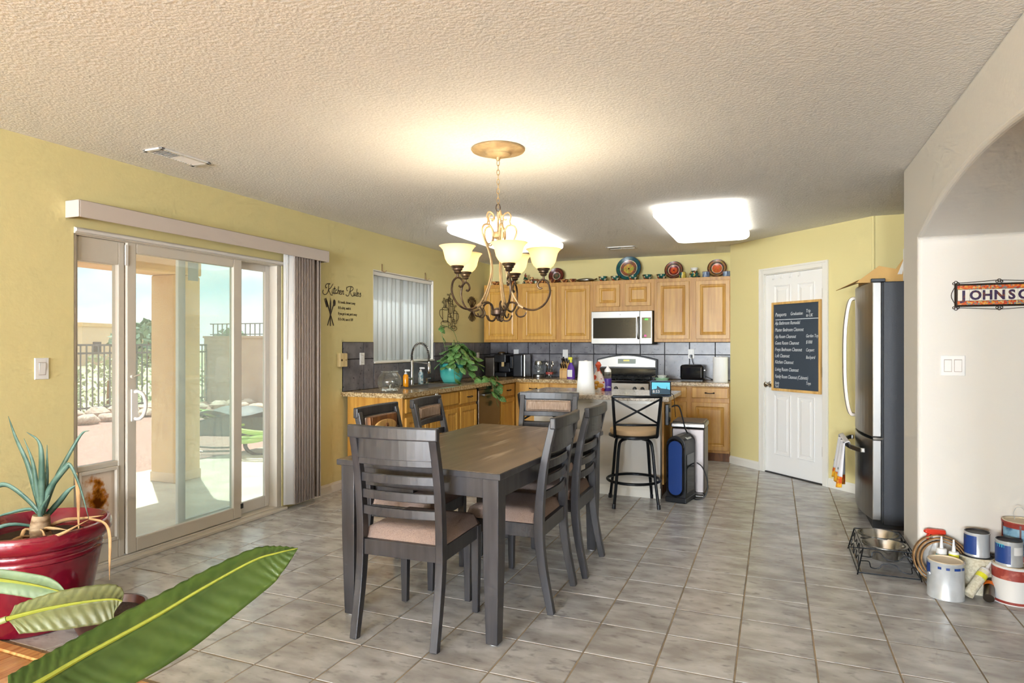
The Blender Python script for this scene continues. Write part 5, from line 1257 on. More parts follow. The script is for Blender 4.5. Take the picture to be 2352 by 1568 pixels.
# coffee-cup wire art: drawn as thin wire loops on the wall
CA = thing('wire_wall_art', 'black wire wall art of stacked coffee mugs by the window', 'wall art', (XL + .006, 6.90, 1.70), R(90))
def mug(m, cx, cz, w_, h, handle=0):
    m.tube([(cx + w_ / 2 * math.cos(2 * math.pi * i / 18), 0, cz + h / 2 + .016 * math.sin(2 * math.pi * i / 18)) for i in range(18)], .0028, 5, closed=True)
    m.tube(spl([(cx - w_ / 2, 0, cz + h / 2), (cx - w_ * .40, 0, cz - h * .4), (cx - w_ * .25, 0, cz - h / 2), (cx + w_ * .25, 0, cz - h / 2), (cx + w_ * .40, 0, cz - h * .4), (cx + w_ / 2, 0, cz + h / 2)], 4), .0028, 5)
    if handle: m.tube(spl([(cx + handle * w_ / 2, 0, cz + h * .4), (cx + handle * w_ * .85, 0, cz + h * .35), (cx + handle * w_ * .9, 0, cz), (cx + handle * w_ * .45, 0, cz - h * .3)], 5), .0028, 5)
def swirl(m, x, z, s_, d=1): m.tube(spl([(x, 0, z), (x - .01 * d, 0, z + .5 * s_), (x + .005 * d, 0, z + .9 * s_), (x + .03 * d, 0, z + s_), (x + .035 * d, 0, z + .75 * s_), (x + .018 * d, 0, z + .72 * s_)], 4), .0025, 5)
for cx, cz, w_, h, hn in ((-.11, -.035, .15, .16, -1), (.02, .075, .10, .16, 0), (.06, .02, .10, .15, 0), (.145, -.055, .10, .14, 1), (.0, -.11, .085, .15, 0), (.105, -.14, .075, .10, 0), (-.01, .14, .06, .06, 0)):
    m = MB(); mug(m, cx, cz, w_, h, hn); m.build('mug_outline', 'iron', CA, smooth=True)
m = MB(); m.tube([(-.10 + .115 * math.cos(2 * math.pi * i / 24), 0, -.135 + .035 * math.sin(2 * math.pi * i / 24)) for i in range(24)], .0028, 5, closed=True)
m.tube([(.11 + .08 * math.cos(2 * math.pi * i / 20), 0, -.185 + .03 * math.sin(2 * math.pi * i / 20)) for i in range(20)], .0028, 5, closed=True); m.build('saucer_outline', 'iron', CA, smooth=True)
for x, z, s_, d in ((-.15, .05, .08, -1), (-.12, .05, .12, -1), (-.10, .06, .10, 1), (-.07, .05, .11, 1), (.09, .10, .09, 1), (.14, .02, .08, 1), (-.02, .165, .06, -1), (.01, .17, .07, 1)):
    m = MB(); swirl(m, x, z, s_, d); m.build('steam_swirl', 'iron', CA, smooth=True)
UA = thing('utensil_wall_art', 'bronze wall art of tied kitchen utensils near the upper cabinets', 'wall art', (XL + .008, 7.52, 1.76), R(90))
for i in range(6):
    a = R(-42 + 17 * i); m = MB()
    for s_ in (1, -1):
        m.tube([(0, 0, 0), (s_ * .13 * math.sin(a), 0, s_ * .13 * math.cos(a))], .005, 6)
    m.ball((.155 * math.sin(a), 0, .155 * math.cos(a)), .016, 10, 6, 1, .3, 1.8); m.ball((-.135 * math.sin(a), 0, -.135 * math.cos(a)), .010, 10, 6, 1, .4, 1.6); m.build('utensil', 'bronze', UA, smooth=True)
MB().ball((0, -.004, 0), .03, 12, 8, 1, .4, .5).build('ribbon', 'bronze_light', UA, smooth=True)
# chalkboard on the pantry door (same frame as the wall: x along, -y into the room)
CB = thing('chalkboard', 'framed chalkboard with a handwritten chore list hung on the pantry door', 'chalkboard', (-.45, 7.50, 0), R(-45))
m = MB()
for a, b, c, d in ((.614, .636, .848, 1.742), (1.194, 1.216, .848, 1.742), (.636, 1.194, .848, .874), (.636, 1.194, 1.718, 1.742)): m.box(a, b, -.016, .008, c, d)
m.build('frame', 'pine', CB, bev=.003)
bd = MB().box(.63, 1.20, -.004, .006, .868, 1.724).build('board', 'chalkboard', CB)
def chalk(s_, x, z, size=.052, xs=.72, tilt=0): text_obj('chalk_line', s_, size, 'chalk', bd, face_m((x, -.0042, z)), ext=.0003, shear=.25, xs=xs)
chalk('Passports', .655, 1.60); chalk('Graduation', .85, 1.605, .046); chalk('Trip', 1.04, 1.625, .044); chalk('to UK', 1.04, 1.583, .044)
MB().box(.66, 1.185, -.0052, -.004, 1.562, 1.568).build('chalk_rule', 'chalk', bd)
for i, (s_, z) in enumerate((('Aja Bathroom Remodel', 1.515), ('Master Bedroom Cleanout', 1.447), ('Aja Room Cleanout', 1.38), ('Guest Room Cleanout', 1.315), ('Freya Bedroom Cleanout', 1.25), ('Loft Cleanout', 1.187), ('Kitchen Cleanout', 1.124), ('Living Room Cleanout', 1.05), ('Family Room Cleanout (Cabinets)', .978), ('Study', .915), ('Yard', .882))):
    chalk(s_, .652, z, .05 if i < 9 else .04, .66 if i < 8 else .60)
for s_, z in (('Garden Toys', 1.385), ('$1000', 1.325), ('Carport', 1.25), ('Backyard', 1.18), ('Toys', .93)): chalk(s_, 1.04, z, .044, .66)
hk = thing('door_hooks', 'white over-the-door hooks along the top of the pantry door', 'hooks', (-.45, 7.50, 0), R(-45))
for x in (.625, .73, .84, .95): MB().box(x - .006, x + .006, .006, .0135, 1.985, 2.03).tube([(x, .006, 1.99), (x, -.008, 1.975), (x, -.012, 1.99)], .003, 6).build('hook', 'plastic_white', hk)
# name plaque in the hall
SG = thing('name_plaque', 'letter-tile name plaque in a wrought iron scroll frame on the hall wall', 'plaque', (.936, 4.24, 1.59))
W_ = .398
MB().box(0, W_, -.012, -.002, -.056, .056).build('backing', 'iron', SG)
for z in (-.043, .043): MB().box(.006, W_ - .006, -.0145, -.011, z - .010, z + .010).build('mosaic_border', 'mosaic', SG)
for i, c in enumerate('JOHNSON'):
    x = .008 + .0546 * i; tl_ = MB().box(x, x + .0535, -.016, -.011, -.031, .031).build('letter_tile', 'letter_tile', SG, bev=.001)
    text_obj('letter', c, .070, 'letter_ink', tl_, face_m((x + .0268, -.0162, -.0245)), ext=.0006, align='CENTER', bold=.0028, xs=.95 if c != 'J' else 1.1)
fr_ = MB()
for a, b in (((-.004, -.06), (W_ + .004, -.06)), ((-.004, .06), (W_ + .004, .06)), ((-.004, -.06), (-.004, .06)), ((W_ + .004, -.06), (W_ + .004, .06))): fr_.tube([(a[0], -.009, a[1]), (b[0], -.009, b[1])], .004, 6)
fr_.build('iron_frame', 'iron', SG)
def ringw(m, x, z, r): m.tube([(x + r * math.cos(2 * math.pi * i / 14), -.009, z + r * math.sin(2 * math.pi * i / 14)) for i in range(14)], .002, 5, closed=True)
for x, z in ((0, .066), (0, -.068), (W_ / 2, .072), (W_ / 2, -.07), (W_, .066), (W_, -.068)):
    m = MB(); ringw(m, x, z + .006 * (1 if z > 0 else -1), .008); ringw(m, x - .010, z, .006); ringw(m, x + .010, z, .006); m.build('scroll', 'iron', SG)
for z in (1, -1): MB().tube(spl([(0, -.009, z * .068), (W_ / 4, -.009, z * .073), (W_ / 2, -.009, z * .079), (W_ * .75, -.009, z * .073), (W_, -.009, z * .068)], 5), .0018, 5).build('bow_wire', 'iron', SG)
MB().tube(spl([(-.004, -.009, .05), (-.022, -.009, .0), (-.004, -.009, -.05)], 5), .0018, 5).build('side_wire', 'iron', SG)
# ================================================================== PET BOWL STAND AND PAINT CANS
PS = thing('pet_bowl_stand', 'low black wire pet bowl stand with bone outlines on the tile floor', 'stand', (.60, 4.40, 0))
B = [(-.155, -.25), (.155, -.25), (.155, .25), (-.155, .25)]; T = [(-.125, -.215), (.125, -.215), (.125, .215), (-.125, .215)]
MB().tube([(x, y, .012) for x, y in B], .0035, 6, closed=True).build('base_loop', 'black_metal', PS)
MB().tube([(x, y, .145) for x, y in T], .0035, 6, closed=True).build('top_loop', 'black_metal', PS)
for b, t_ in zip(B, T): MB().tube([(b[0] * 1.02, b[1] * 1.02, 0), (t_[0], t_[1], .145)], .004, 6).build('leg', 'black_metal', PS)
MB().tube([(-.115, 0, .145), (.115, 0, .145)], .0035, 6).build('cross_bar', 'black_metal', PS)
def bone(f, u0, u1):
    m = MB(); U = lambda t: u0 + (u1 - u0) * t
    m.tube(spl([f(U(0), .10), f(U(.18), .10), f(U(.2), .125), f(U(.35), .128), f(U(.45), .10), f(U(.6), .092), f(U(.72), .10), f(U(.8), .12), f(U(.9), .118), f(U(1), .10)], 5), .0028, 6)
    m.tube(spl([f(U(0), .075), f(U(.15), .075), f(U(.2), .045), f(U(.33), .045), f(U(.42), .07), f(U(.62), .07), f(U(.72), .04), f(U(.88), .035), f(U(.9), .065), f(U(1), .07)], 5), .0028, 6)
    return m
def lerp_edge(x0, y0, x1, y1, nx, ny): return lambda t, z: (x0 + (x1 - x0) * t + nx * (1 - (z / .145)) * 0, y0 + (y1 - y0) * t, z)
def side(p0b, p1b, p0t, p1t):
    def f(t, z):
        k = z / .145; a = [p0b[i] + (p0t[i] - p0b[i]) * k for i in (0, 1)]; b = [p1b[i] + (p1t[i] - p1b[i]) * k for i in (0, 1)]
        return (a[0] + (b[0] - a[0]) * t, a[1] + (b[1] - a[1]) * t, z)
    return f
bone(side(B[0], B[1], T[0], T[1]), 0, 1).build('bone_wire', 'black_metal', PS, smooth=True)
for a, b in ((0, .48), (.52, 1)):
    bone(side(B[3], B[0], T[3], T[0]), a, b).build('bone_wire', 'black_metal', PS, smooth=True); bone(side(B[1], B[2], T[1], T[2]), a, b).build('bone_wire', 'black_metal', PS, smooth=True)
BP = [(0, .0), (.078, 0), (.084, .004), (.100, .06), (.108, .078), (.119, .080), (.119, .084), (.106, .084), (.096, .06), (.080, .008), (0, .006)]
for lab, y in (('stainless pet bowl at the near end of the wire stand', -.106), ('stainless pet bowl at the far end of the wire stand', .110)):
    single('pet_bowl', lab, 'bowl', MB().lathe(BP, n=36), 'nickel', (.60, 4.40 + y, .0685), group='stainless pet bowls', smooth=True)
def can(name, label, loc, r, h, body, lid, rz=0., bands=(), lidtop='lid_cream', drips=0, bail=True):
    t = thing(name, label, 'paint can', loc, rz, 'paint cans piled in the archway')
    MB().lathe([(0, 0), (r * 1.012, 0), (r * 1.02, .004), (r, .008), (r, h - .012), (r * 1.025, h - .008), (r * 1.025, h - .001), (r * .97, h)], n=36).build('can_body', body, t, smooth=True)
    MB().lathe([(r * .98, h), (r * .97, h + .002), (r * .90, h + .003), (r * .86, h - .003), (r * .80, h - .004), (0, h - .003)], n=36).build('lid', lid, t, smooth=True)
    for a0, a1, z0, z1, m in bands:
        n = max(3, int((a1 - a0) / 10)); mm = MB(); vs_ = []
        mm.grid(lambda u, v: ((r + .0012) * math.cos(R(a0 + (a1 - a0) * u)), (r + .0012) * math.sin(R(a0 + (a1 - a0) * u)), z0 + (z1 - z0) * v), n, 1).build('label', m, t, smooth=True)
    return t
random.seed(2)
c1 = can('paint_can', 'bare silver gallon paint can in front of the brown coil', (.832, 3.965, 0), .083, .190, 'tin', 'lid_cream', bands=[(150, 205, .12, .175, 'label_blue')])
for a in (-120, -95, -70, -60, -40): MB().box(-.008, .008, -.002, .0, -.006, .006).xf(Matrix.Rotation(R(a + 90), 4, 'Z') @ Matrix.Translation((0, -.084, .165))).build('paint_smear', 'label_blue', c1)
ear = MB().lathe([(0, 0), (.010, 0), (.008, .005), (0, .006)], n=12).xf(Matrix.Rotation(R(200), 4, 'Z') @ Matrix.Translation((.083, 0, .12)) @ Matrix.Rotation(R(90), 4, 'Y')); ear.build('bail_ear', 'tin', c1)
can('paint_can', 'cream gallon paint can with black rim under the small blue can', (1.005, 4.125, 0), .085, .190, 'label_cream', 'lid_black')
can('paint_can', 'small blue quart can standing on the cream gallon can', (1.005, 4.115, .1925), .057, .125, 'tin', 'lid_black', bands=[(160, 255, .012, .110, 'label_blue'), (168, 200, .088, .108, 'leaf_big')])
can('paint_can', 'white and red labelled gallon paint can in front', (1.135, 4.02, 0), .087, .190, 'label_white', 'lid_cream', bands=[(150, 390, .125, .178, 'label_red'), (300, 390, .02, .12, 'label_scene'), (150, 390, .004, .018, 'label_red')])
can('paint_can', 'small blue quart can on the white and red gallon can', (1.115, 4.005, .1925), .057, .125, 'tin', 'lid_black', bands=[(150, 262, .012, .105, 'label_blue'), (190, 235, .092, .108, 'label_cyan'), (275, 330, .06, .10, 'label_white')])
can('paint_can', 'white gallon paint can at the bottom of the stack by the hall wall', (1.215, 4.148, 0), .084, .190, 'label_white', 'lid_cream')
c6 = can('paint_can', 'maroon gallon paint can with landscape label on top of the stack', (1.210, 4.145, .1925), .086, .195, 'label_red', 'lid_cream', bands=[(190, 330, .03, .165, 'label_scene'), (200, 320, .03, .085, 'label_white')])
for a, l in ((250, .08), (262, .11), (285, .13), (292, .09), (188, .07)): MB().bar([(0, 0, .185), (0, 0, .185 - l)], (.008, .003)).xf(Matrix.Rotation(R(a), 4, 'Z') @ Matrix.Translation((.0875, 0, 0)) @ Matrix.Rotation(R(90), 4, 'Z')).build('paint_drip', 'paint_drip', c6)
MB().tube(spl([(-.03, .0, .20), (-.035, 0, .24), (-.015, 0, .268), (.01, 0, .25), (.012, 0, .20)], 5), .0016, 5).build('bail_wire', 'tin', c6)
# brown coil of edging leaning on the wall
CO = thing('edging_coil', 'coil of brown flexible edging leaning behind the paint cans', 'coil', (.85, 4.145, 0))
tm = Matrix.Translation((0, 0, 0)) @ Matrix.Rotation(R(-10), 4, 'X')
for r, dy in ((.132, 0), (.117, -.02), (.102, -.035)):
    m = MB(); n = 44; vs_, fs = [], []
    for i in range(n):
        a = 2 * math.pi * i / n; cx, cz = math.cos(a), math.sin(a)
        for rr, yy in ((r, -.022), (r, .022), (r - .007, .022), (r - .007, -.022)): vs_.append((rr * cx, yy + dy, .134 + rr * cz))
    for i in range(n):
        for j in range(4): fs.append((i * 4 + j, i * 4 + (j + 1) % 4, ((i + 1) % n) * 4 + (j + 1) % 4, ((i + 1) % n) * 4 + j))
    m.add(vs_, fs).xf(tm).build('strip_turn', 'cork_roll', CO, bev=.001)
# caulk tubes
def caulk(label, p0, p1, body, band, cap='plastic_white', noz=True):
    t = thing('caulk_tube', label, 'caulk tube', (0, 0, 0), 0, 'caulk tubes among the paint cans'); a, b = Vector(p0), Vector(p1); d = (b - a).normalized()
    t.location = p0; a2 = Vector((0, 0, 0)); b2 = b - a
    MB().cyl(a2, b2, .0245, n=20).build('cartridge', body, t, smooth=True); MB().cyl(b2 - d * .045, b2 - d * .02, .0255, n=20).build('band', band, t, smooth=True)
    MB().cyl(b2, b2 + d * .012, .0255, .022, n=20).build('collar', cap, t, smooth=True)
    if noz: MB().cyl(b2 + d * .01, b2 + d * .075, .010, .004, n=12).build('nozzle', cap, t, smooth=True)
    return t
caulk('upright white caulk tube behind the silver paint can', (.835, 4.075, 0), (.838, 4.085, .205), 'label_white', 'label_cyan')
caulk('upright caulk tube with blue and yellow bands behind the silver can', (.893, 4.07, 0), (.893, 4.078, .195), 'yellow_plastic', 'label_blue')
caulk('cream caulk tube leaning between the paint cans', (.925, 3.945, .028), (1.015, 4.02, .135), 'label_cream', 'yellow_plastic')
caulk('dark caulk tube with orange bands lying between the paint cans', (1.01, 3.93, .028), (1.045, 4.05, .075), 'steel_dark', 'orange', 'black_plastic', False)
SP = thing('spray_bottle', 'white spray bottle with red trigger behind the edging coil', 'bottle', (.835, 4.20, 0), R(195))
MB().lathe([(0, 0), (.032, 0), (.034, .01), (.034, .15), (.02, .19), (.014, .205), (.014, .225), (0, .225)], n=22).build('bottle', 'plastic_white', SP, smooth=True)
MB().box(-.02, .02, -.012, .012, .222, .262).build('neck', 'plastic_white', SP, bev=.004)
MB().prism([(-.05, .262), (-.045, .285), (.04, .29), (.06, .28), (.06, .268), (.01, .255)], -.013, .013, 'y').build('trigger_top', 'red_plastic', SP, bev=.005)
MB().bar(spl([(.035, 0, .262), (.045, 0, .245), (.04, 0, .225)], 4), (.014, .008), (0, 1, 0)).build('trigger', 'red_plastic', SP)
# ================================================================== PLANTS IN THE FOREGROUND
RP = thing('planter', 'large glossy red planter with a spiky plant by the patio door', 'planter', (-3.25, 1.965, 0))
MB().lathe([(0, 0), (.195, 0), (.205, .01), (.235, .18), (.262, .325), (.262, .33), (.268, .335), (.268, .35), (.264, .355), (.270, .362), (.270, .378), (.267, .384), (.292, .40), (.303, .42), (.303, .455), (.297, .468), (.283, .470), (.275, .455), (.255, .40), (0, .395)], n=56).build('pot', 'red_glaze', RP, smooth=50)
MB().lathe([(0, .405), (.10, .402), (.253, .398)], n=30).build('soil', 'soil', RP, smooth=True)
MB().tube(spl([(.11, -.05, .40), (.108, -.052, .47), (.112, -.05, .53)], 4), [.045, .043, .043, .042, .041, .040, .038, .036, .034], 14).build('trunk', 'yucca_trunk', RP, smooth=True)
def strap(name, pts, w0, m, parent, fold=.35, tip=.03):
    P = spl(pts, 6); n = len(P); vs_, fs = [], []
    for i, p in enumerate(P):
        t = i / (n - 1); d = (P[min(i + 1, n - 1)] - P[max(i - 1, 0)]).normalized(); s_ = d.cross(Vector((-.379, .925, 0)) * .85 + Vector((0, 0, .45)))
        s_ = s_.normalized() if s_.length > .05 else Vector((.92, .38, 0)); nrm = s_.cross(d)
        w_ = w0 * (math.sin(math.pi * min(1, .18 + .55 * t)) ** .6) * (1 - t ** 2.2) + .0006
        vs_ += [p - s_ * w_ + nrm * w_ * fold, p, p + s_ * w_ + nrm * w_ * fold]
    for i in range(n - 1):
        for j in (0, 1): fs.append((i * 3 + j, i * 3 + j + 1, i * 3 + 4 + j, i * 3 + 3 + j))
    return MB().add(vs_, fs).build(name, m, parent, smooth=70, sol=.0015)
# camera-facing fan: a = along camera right, up; positions relative to the trunk top
rt = Vector((.925, .379, 0)); fwv = Vector((-.379, .925, 0)); O = Vector((.112, -.05, .52))
def rp(a, z, d=0.): return tuple(O + rt * a + fwv * d + Vector((0, 0, z)))
for pts, w_ in (
        ([rp(0, 0), rp(-.05, .12, .02), (rp(-.10, .24, .04)), rp(-.16, .36, .05), rp(-.20, .46, .06)], .022),
        ([rp(0, 0), rp(-.01, .14, -.02), rp(-.02, .26, -.03), rp(-.05, .37, -.04)], .017),
        ([rp(0, 0), rp(.0, .15, .03), rp(.005, .33, .03)], .015),
        ([rp(0, 0), rp(.02, .15, -.03), rp(.035, .29, -.05), rp(.02, .36, -.05), rp(-.03, .40, -.05)], .019),
        ([rp(0.01, .02), rp(.035, .16, .04), rp(.075, .26, .06), rp(.13, .37, .08), rp(.17, .39, .08)], .013),
        ([rp(0, .02), rp(.05, .13, -.02), rp(.13, .23, -.03), rp(.155, .24, -.03), rp(.20, .14, -.03), rp(.24, .0, -.03)], .017),
        ([rp(0, .0), rp(-.06, .07, 0), rp(-.15, .14, 0), rp(-.21, .14, 0), rp(-.28, .09, 0), rp(-.36, .05, 0)], .020),
        ([rp(0, -.02), rp(.04, .05, .05), rp(.09, .11, .05), rp(.13, .14, .06)], .017),
        ([rp(0, -.02), rp(.03, .04, -.05), rp(.09, .12, -.07)], .015),
        ([rp(0, -.04), rp(-.08, .02, .05), rp(-.2, .0, .06), rp(-.3, -.03, .06)], .012),
        ([rp(0, -.05), rp(-.10, -.02, -.06), rp(-.22, -.06, -.08), rp(-.30, -.07, -.09)], .014)):
    strap('leaf', pts, w_ * .82, 'leaf_yucca', RP)
for pts, w_ in (
        ([rp(0, -.06), rp(.07, -.03, .05), rp(.16, -.02, .05), rp(.27, .0, .03)], .012),
        ([rp(0, -.07), rp(.06, -.045, -.03), rp(.14, -.05, -.03)], .014),
        ([rp(0, -.10), rp(.05, -.09, -.08), rp(.16, -.05, -.10), rp(.26, .005, -.06)], .012),
        ([rp(0.01, -.08), rp(.04, -.05, -.05), rp(.07, -.09, -.07), rp(.08, -.12, -.08)], .012),
        ([rp(0, -.09), rp(-.06, -.08, -.06), rp(-.13, -.13, -.08)], .012),
        ([rp(-.01, -.08), rp(-.05, -.05, -.03), rp(-.06, -.10, -.06), rp(-.09, -.13, -.08)], .010),
        ([rp(.145, .20, .02), rp(.155, .12, .02), rp(.158, .02, .02), rp(.16, -.10, .02)], .011),
        ([rp(.24, .0, -.03), rp(.31, -.02, -.03), rp(.335, -.08, -.03), rp(.335, -.20, -.03), rp(.335, -.28, -.03)], .009)):
    strap('dry_leaf', pts, w_, 'leaf_dry', RP, .15)
# bird of paradise whose leaves reach in from the lower left; its pot stands on the plank floor out of frame
BPl = thing('bird_of_paradise', 'broad-leaved bird of paradise plant in the lower left foreground', 'plant', (-2.05, .72, 0))
MB().lathe([(0, 0), (.13, 0), (.15, .02), (.19, .27), (.20, .30), (.185, .30), (.17, .25), (0, .25)], n=36).build('pot', 'terracotta', BPl, smooth=True)
MB().lathe([(0, .255), (.17, .252)], n=24).build('soil', 'soil', BPl)
def broad(mid, s1, w1, s2, w2, m, ribs=17, wave=.003, prof=None, sag=.12):
    """leaf blade about a midrib: two unequal halves (direction, width) folded along the rib, with raised lateral veins"""
    base = Vector((-2.05, .72, 0)); P = [p - base for p in spl(mid, 10)]; n = len(P); nv = 8; vs_, fs = [], []
    for i, p in enumerate(P):
        t = i / (n - 1); d = (P[min(i + 1, n - 1)] - P[max(i - 1, 0)]).normalized(); f = prof(t)
        row = []
        for S, w_, sg in ((Vector(s2), w2, -1), (Vector(s1), w1, 1)):
            s_ = (S - d * S.dot(d)).normalized(); nr = d.cross(s_) * sg
            for j in range(nv + 1):
                u = j / nv; ph = (t * ribs - u * w_ * 9) % 1.0
                q = p + s_ * u * w_ * f + d * (u * w_ * .35) * (1 - t ** 3) + nr * (sag * w_ * f * math.sin(u * math.pi * .9) + wave * (abs(ph - .5) * 4 - 1) * min(1, u * 4))
                row.append(q)
        vs_ += row[:nv + 1][::-1] + row[nv + 2:]
    k = 2 * nv + 1
    for i in range(n - 1):
        for j in range(k - 1): fs.append((i * k + j, i * k + j + 1, (i + 1) * k + j + 1, (i + 1) * k + j))
    lf = MB().add(vs_, fs).build('leaf', m, BPl, smooth=80, sol=.0016)
    MB().tube(P, [.0065 * (1 - .85 * i / (n - 1)) + .0008 for i in range(n)], 7).build('midrib', 'midrib', lf, smooth=True)
    return lf
def away(a, z, d): v = rt * a + fwv * d; return (v.x, v.y, z)
broad([(-1.616, 0.916, 0.51), (-1.604, 0.994, 0.525), (-1.585, 1.075, 0.547), (-1.532, 1.222, 0.591), (-1.483, 1.331, 0.635), (-1.418, 1.451, 0.683), (-1.379, 1.508, 0.694), (-1.343, 1.557, 0.698)], away(.60, -.78, -.15), .125, away(-.35, .45, .9), .075, 'leaf_big', ribs=22, wave=.0028,
      prof=lambda t: min(1.0, .86 + .4 * t) * (1 - max(0, (t - .35) / .65) ** 2.0))
broad([(-2.042, 1.152, 0.53), (-2.016, 1.179, 0.536), (-1.978, 1.219, 0.543), (-1.93, 1.266, 0.548), (-1.883, 1.312, 0.549), (-1.853, 1.34, 0.546), (-1.838, 1.355, 0.537)], away(.25, -.9, -.1), .070, away(-.1, .55, .5), .050, 'leaf_dull', ribs=13, wave=.0022, prof=lambda t: (.72 + .7 * t if t < .4 else 1) * (1 - max(0, (t - .6) / .4) ** 2.6))
broad([(-2.372, 1.244, 0.574), (-2.31, 1.284, 0.56), (-2.258, 1.318, 0.546), (-2.205, 1.353, 0.528), (-2.15, 1.389, 0.503)], away(.2, -.9, 0), .045, away(-.1, .8, .4), .034, 'leaf_grey', ribs=9, wave=.001, prof=lambda t: .95 * (1 - max(0, (t - .6) / .4) ** 2.6))
pb_ = Vector((-2.05, .72, 0))
for path in ([(-2.02, .74, .24), (-1.93, .76, .38), (-1.80, .80, .45), (-1.616, 0.916, 0.51)], [(-2.05, .72, .24), (-2.14, .90, .44), (-2.16, 1.04, .48), (-2.042, 1.152, 0.53)], [(-2.08, .70, .24), (-2.38, .92, .46), (-2.46, 1.08, .53), (-2.372, 1.244, 0.574)]):
    MB().tube([p - pb_ for p in spl(path, 6)], .009, 9).build('petiole', 'petiole', BPl, smooth=True)
t = thing('glazed_bowl_pot', 'dark brown glazed bowl planter on the tile edge behind the leaves', 'pot', (-2.83, 2.02, 0))
MB().lathe([(0, 0), (.10, 0), (.115, .01), (.15, .09), (.158, .115), (.146, .115), (.13, .08), (0, .07)], n=40).build('bowl', 'brown_glaze', t, smooth=True); MB().lathe([(0, .085), (.132, .083)], n=24).build('soil', 'soil', t)
# ================================================================== OUTDOORS
GZ = -.12
struct('patio_slab', 'pale concrete patio slab outside the sliding door', MB().box(-6.3, -3.81, 0, 7.6, GZ - .15, -.05), 'concrete')
struct('yard_ground', 'pinkish gravel yard beyond the patio', MB().box(-13.2, -3.81, -14, 12.3, GZ - .3, GZ), 'gravel')
struct('desert_ground', 'pale scrubby desert beyond the yard walls', MB().box(-160, 40, -120, 200, -2.4, -.45), 'scrub')
PC = thing('patio_column', 'orange stucco corner column carrying the patio roof', 'column', (-5.62, 4.72, -.05))
MB().box(-.16, .16, -.16, .16, 0, 2.06).build('shaft', 'stucco', PC, bev=.02, seg=3); MB().box(-.165, .165, -.165, .165, 0, .10).build('plinth', 'adobe', PC, bev=.01, seg=2)
pr_ = thing('patio_roof', 'stucco patio roof with a pink beam edge', 'roof')
MB().box(-5.85, -3.81, -1.0, 4.95, 2.34, 2.52).build('deck', 'adobe', pr_); MB().box(-5.80, -5.44, -1.0, 4.88, 2.01, 2.34).build('front_beam', 'stucco', pr_, bev=.02); MB().box(-5.44, -3.81, 4.56, 4.88, 2.16, 2.34).build('return_beam', 'stucco', pr_, bev=.02)
# boulder row, every rock its own thing
random.seed(31)
def rock_mesh(seed):
    random.seed(seed); m = MB().ball((0, 0, 0), 1, 10, 7)
    m.v = [tuple(Vector(p) * random.uniform(.80, 1.12)) for p in m.v]; return m.mesh('boulder', 'rock', True)
rms = [rock_mesh(s_) for s_ in (1, 2, 3, 4, 5)]
rows_ = []
for i in range(15): rows_.append((-11.5 + random.uniform(-.1, .1), 5.6 + .43 * i, random.uniform(.13, .18)))
for i in range(13): rows_.append((-10.9 + .46 * i, 10.9 + random.uniform(-.1, .1), random.uniform(.14, .20)))
for i in range(8): rows_.append((-12.3 + random.uniform(-.1, .1), 6.0 + .62 * i, random.uniform(.18, .25)))
for i, (x, y, s_) in enumerate(rows_):
    o = link('boulder', rms[i % 5]); o.location = (x, y, GZ + s_ * .42); o.scale = (s_, s_ * 1.25, s_ * .62); o.rotation_euler = (0, 0, i * 1.3)
    tag(o, 'pale boulder in the stone row at the back of the gravel yard', 'boulder', 'boulders edging the yard')
# iron fence on the yard side and block wall with railing at the back
FE = thing('iron_fence', 'grey iron picket fence along the side of the yard', 'fence', (-13.1, 0, GZ))
for z in (1.42, 1.25, .12): MB().box(-.015, .015, -2, 11.9, z - .02, z + .02).build('rail', 'iron_fence', FE)
pk = MB().box(-.011, .011, -.011, .011, .02, 1.42).mesh('picket', 'iron_fence')
y = 4.0
while y < 11.9: o = link('picket', pk, FE); o.location = (0, y, 0); y += .125
m = MB(); y = -2
while y < 4.0: m.box(-.011, .011, y - .011, y + .011, .02, 1.42); y += .125
tag(m.build('picket_run', 'iron_fence', FE), kind='stuff')
struct('wall_garden', 'tan block garden wall closing the yard at the back', MB().box(-13.2, -3.0, 11.9, 12.1, GZ, 1.47).box(-13.2, -3.0, 11.86, 12.14, 1.47, 1.52), 'block_wall')
RL = thing('wall_railing', 'iron railing on top of the tan garden wall', 'railing', (0, 12.0, 1.52))
for z in (.04, .30): MB().box(-13.1, -3.0, -.012, .012, z - .012, z + .012).build('rail', 'iron_fence', RL)
pk = MB().box(-.010, .010, -.010, .010, 0, .30).mesh('picket', 'iron_fence'); x = -13
while x < -5.5: o = link('picket', pk, RL); o.location = (x, 0, 0); x += .15
# hose cart with green hose near the wall
HC = thing('garden_cart', 'dark two-wheeled garden cart piled with covers on the patio edge', 'cart', (-6.25, 6.35, -.05), R(25)); HC.scale = (1, 1, .66)
MB().prism([(-.55, .34), (.45, .30), (.60, .62), (.2, .72), (-.3, .70), (-.62, .60)], -.28, .28, 'y').build('tub', 'cart_dark', HC, bev=.04, seg=3)
MB().grid(lambda a, b: (-.62 + 1.2 * a, -.34 + .68 * b, .70 + .08 * math.sin(a * 9) * math.cos(b * 7) + .10 * math.sin(a * math.pi)), 16, 10).build('tarp', 'cart_dark', HC, smooth=True, sol=.01)
for s_ in (-1, 1):
    MB().tube([(.25 + .19 * math.cos(2 * math.pi * i / 24), s_ * .33, .19 + .19 * math.sin(2 * math.pi * i / 24)) for i in range(24)], .025, 8, closed=True).build('tyre', 'rubber', HC, smooth=True)
    MB().tube(spl([(-.5, s_ * .2, .35), (-.7, s_ * .22, .30), (-.95, s_ * .2, .12), (-.6, s_ * .15, .03), (-.2, s_ * .15, .03)], 6), .018, 8).build('frame_tube', 'steel_dark', HC, smooth=True)
GH = MB(); random.seed(8)
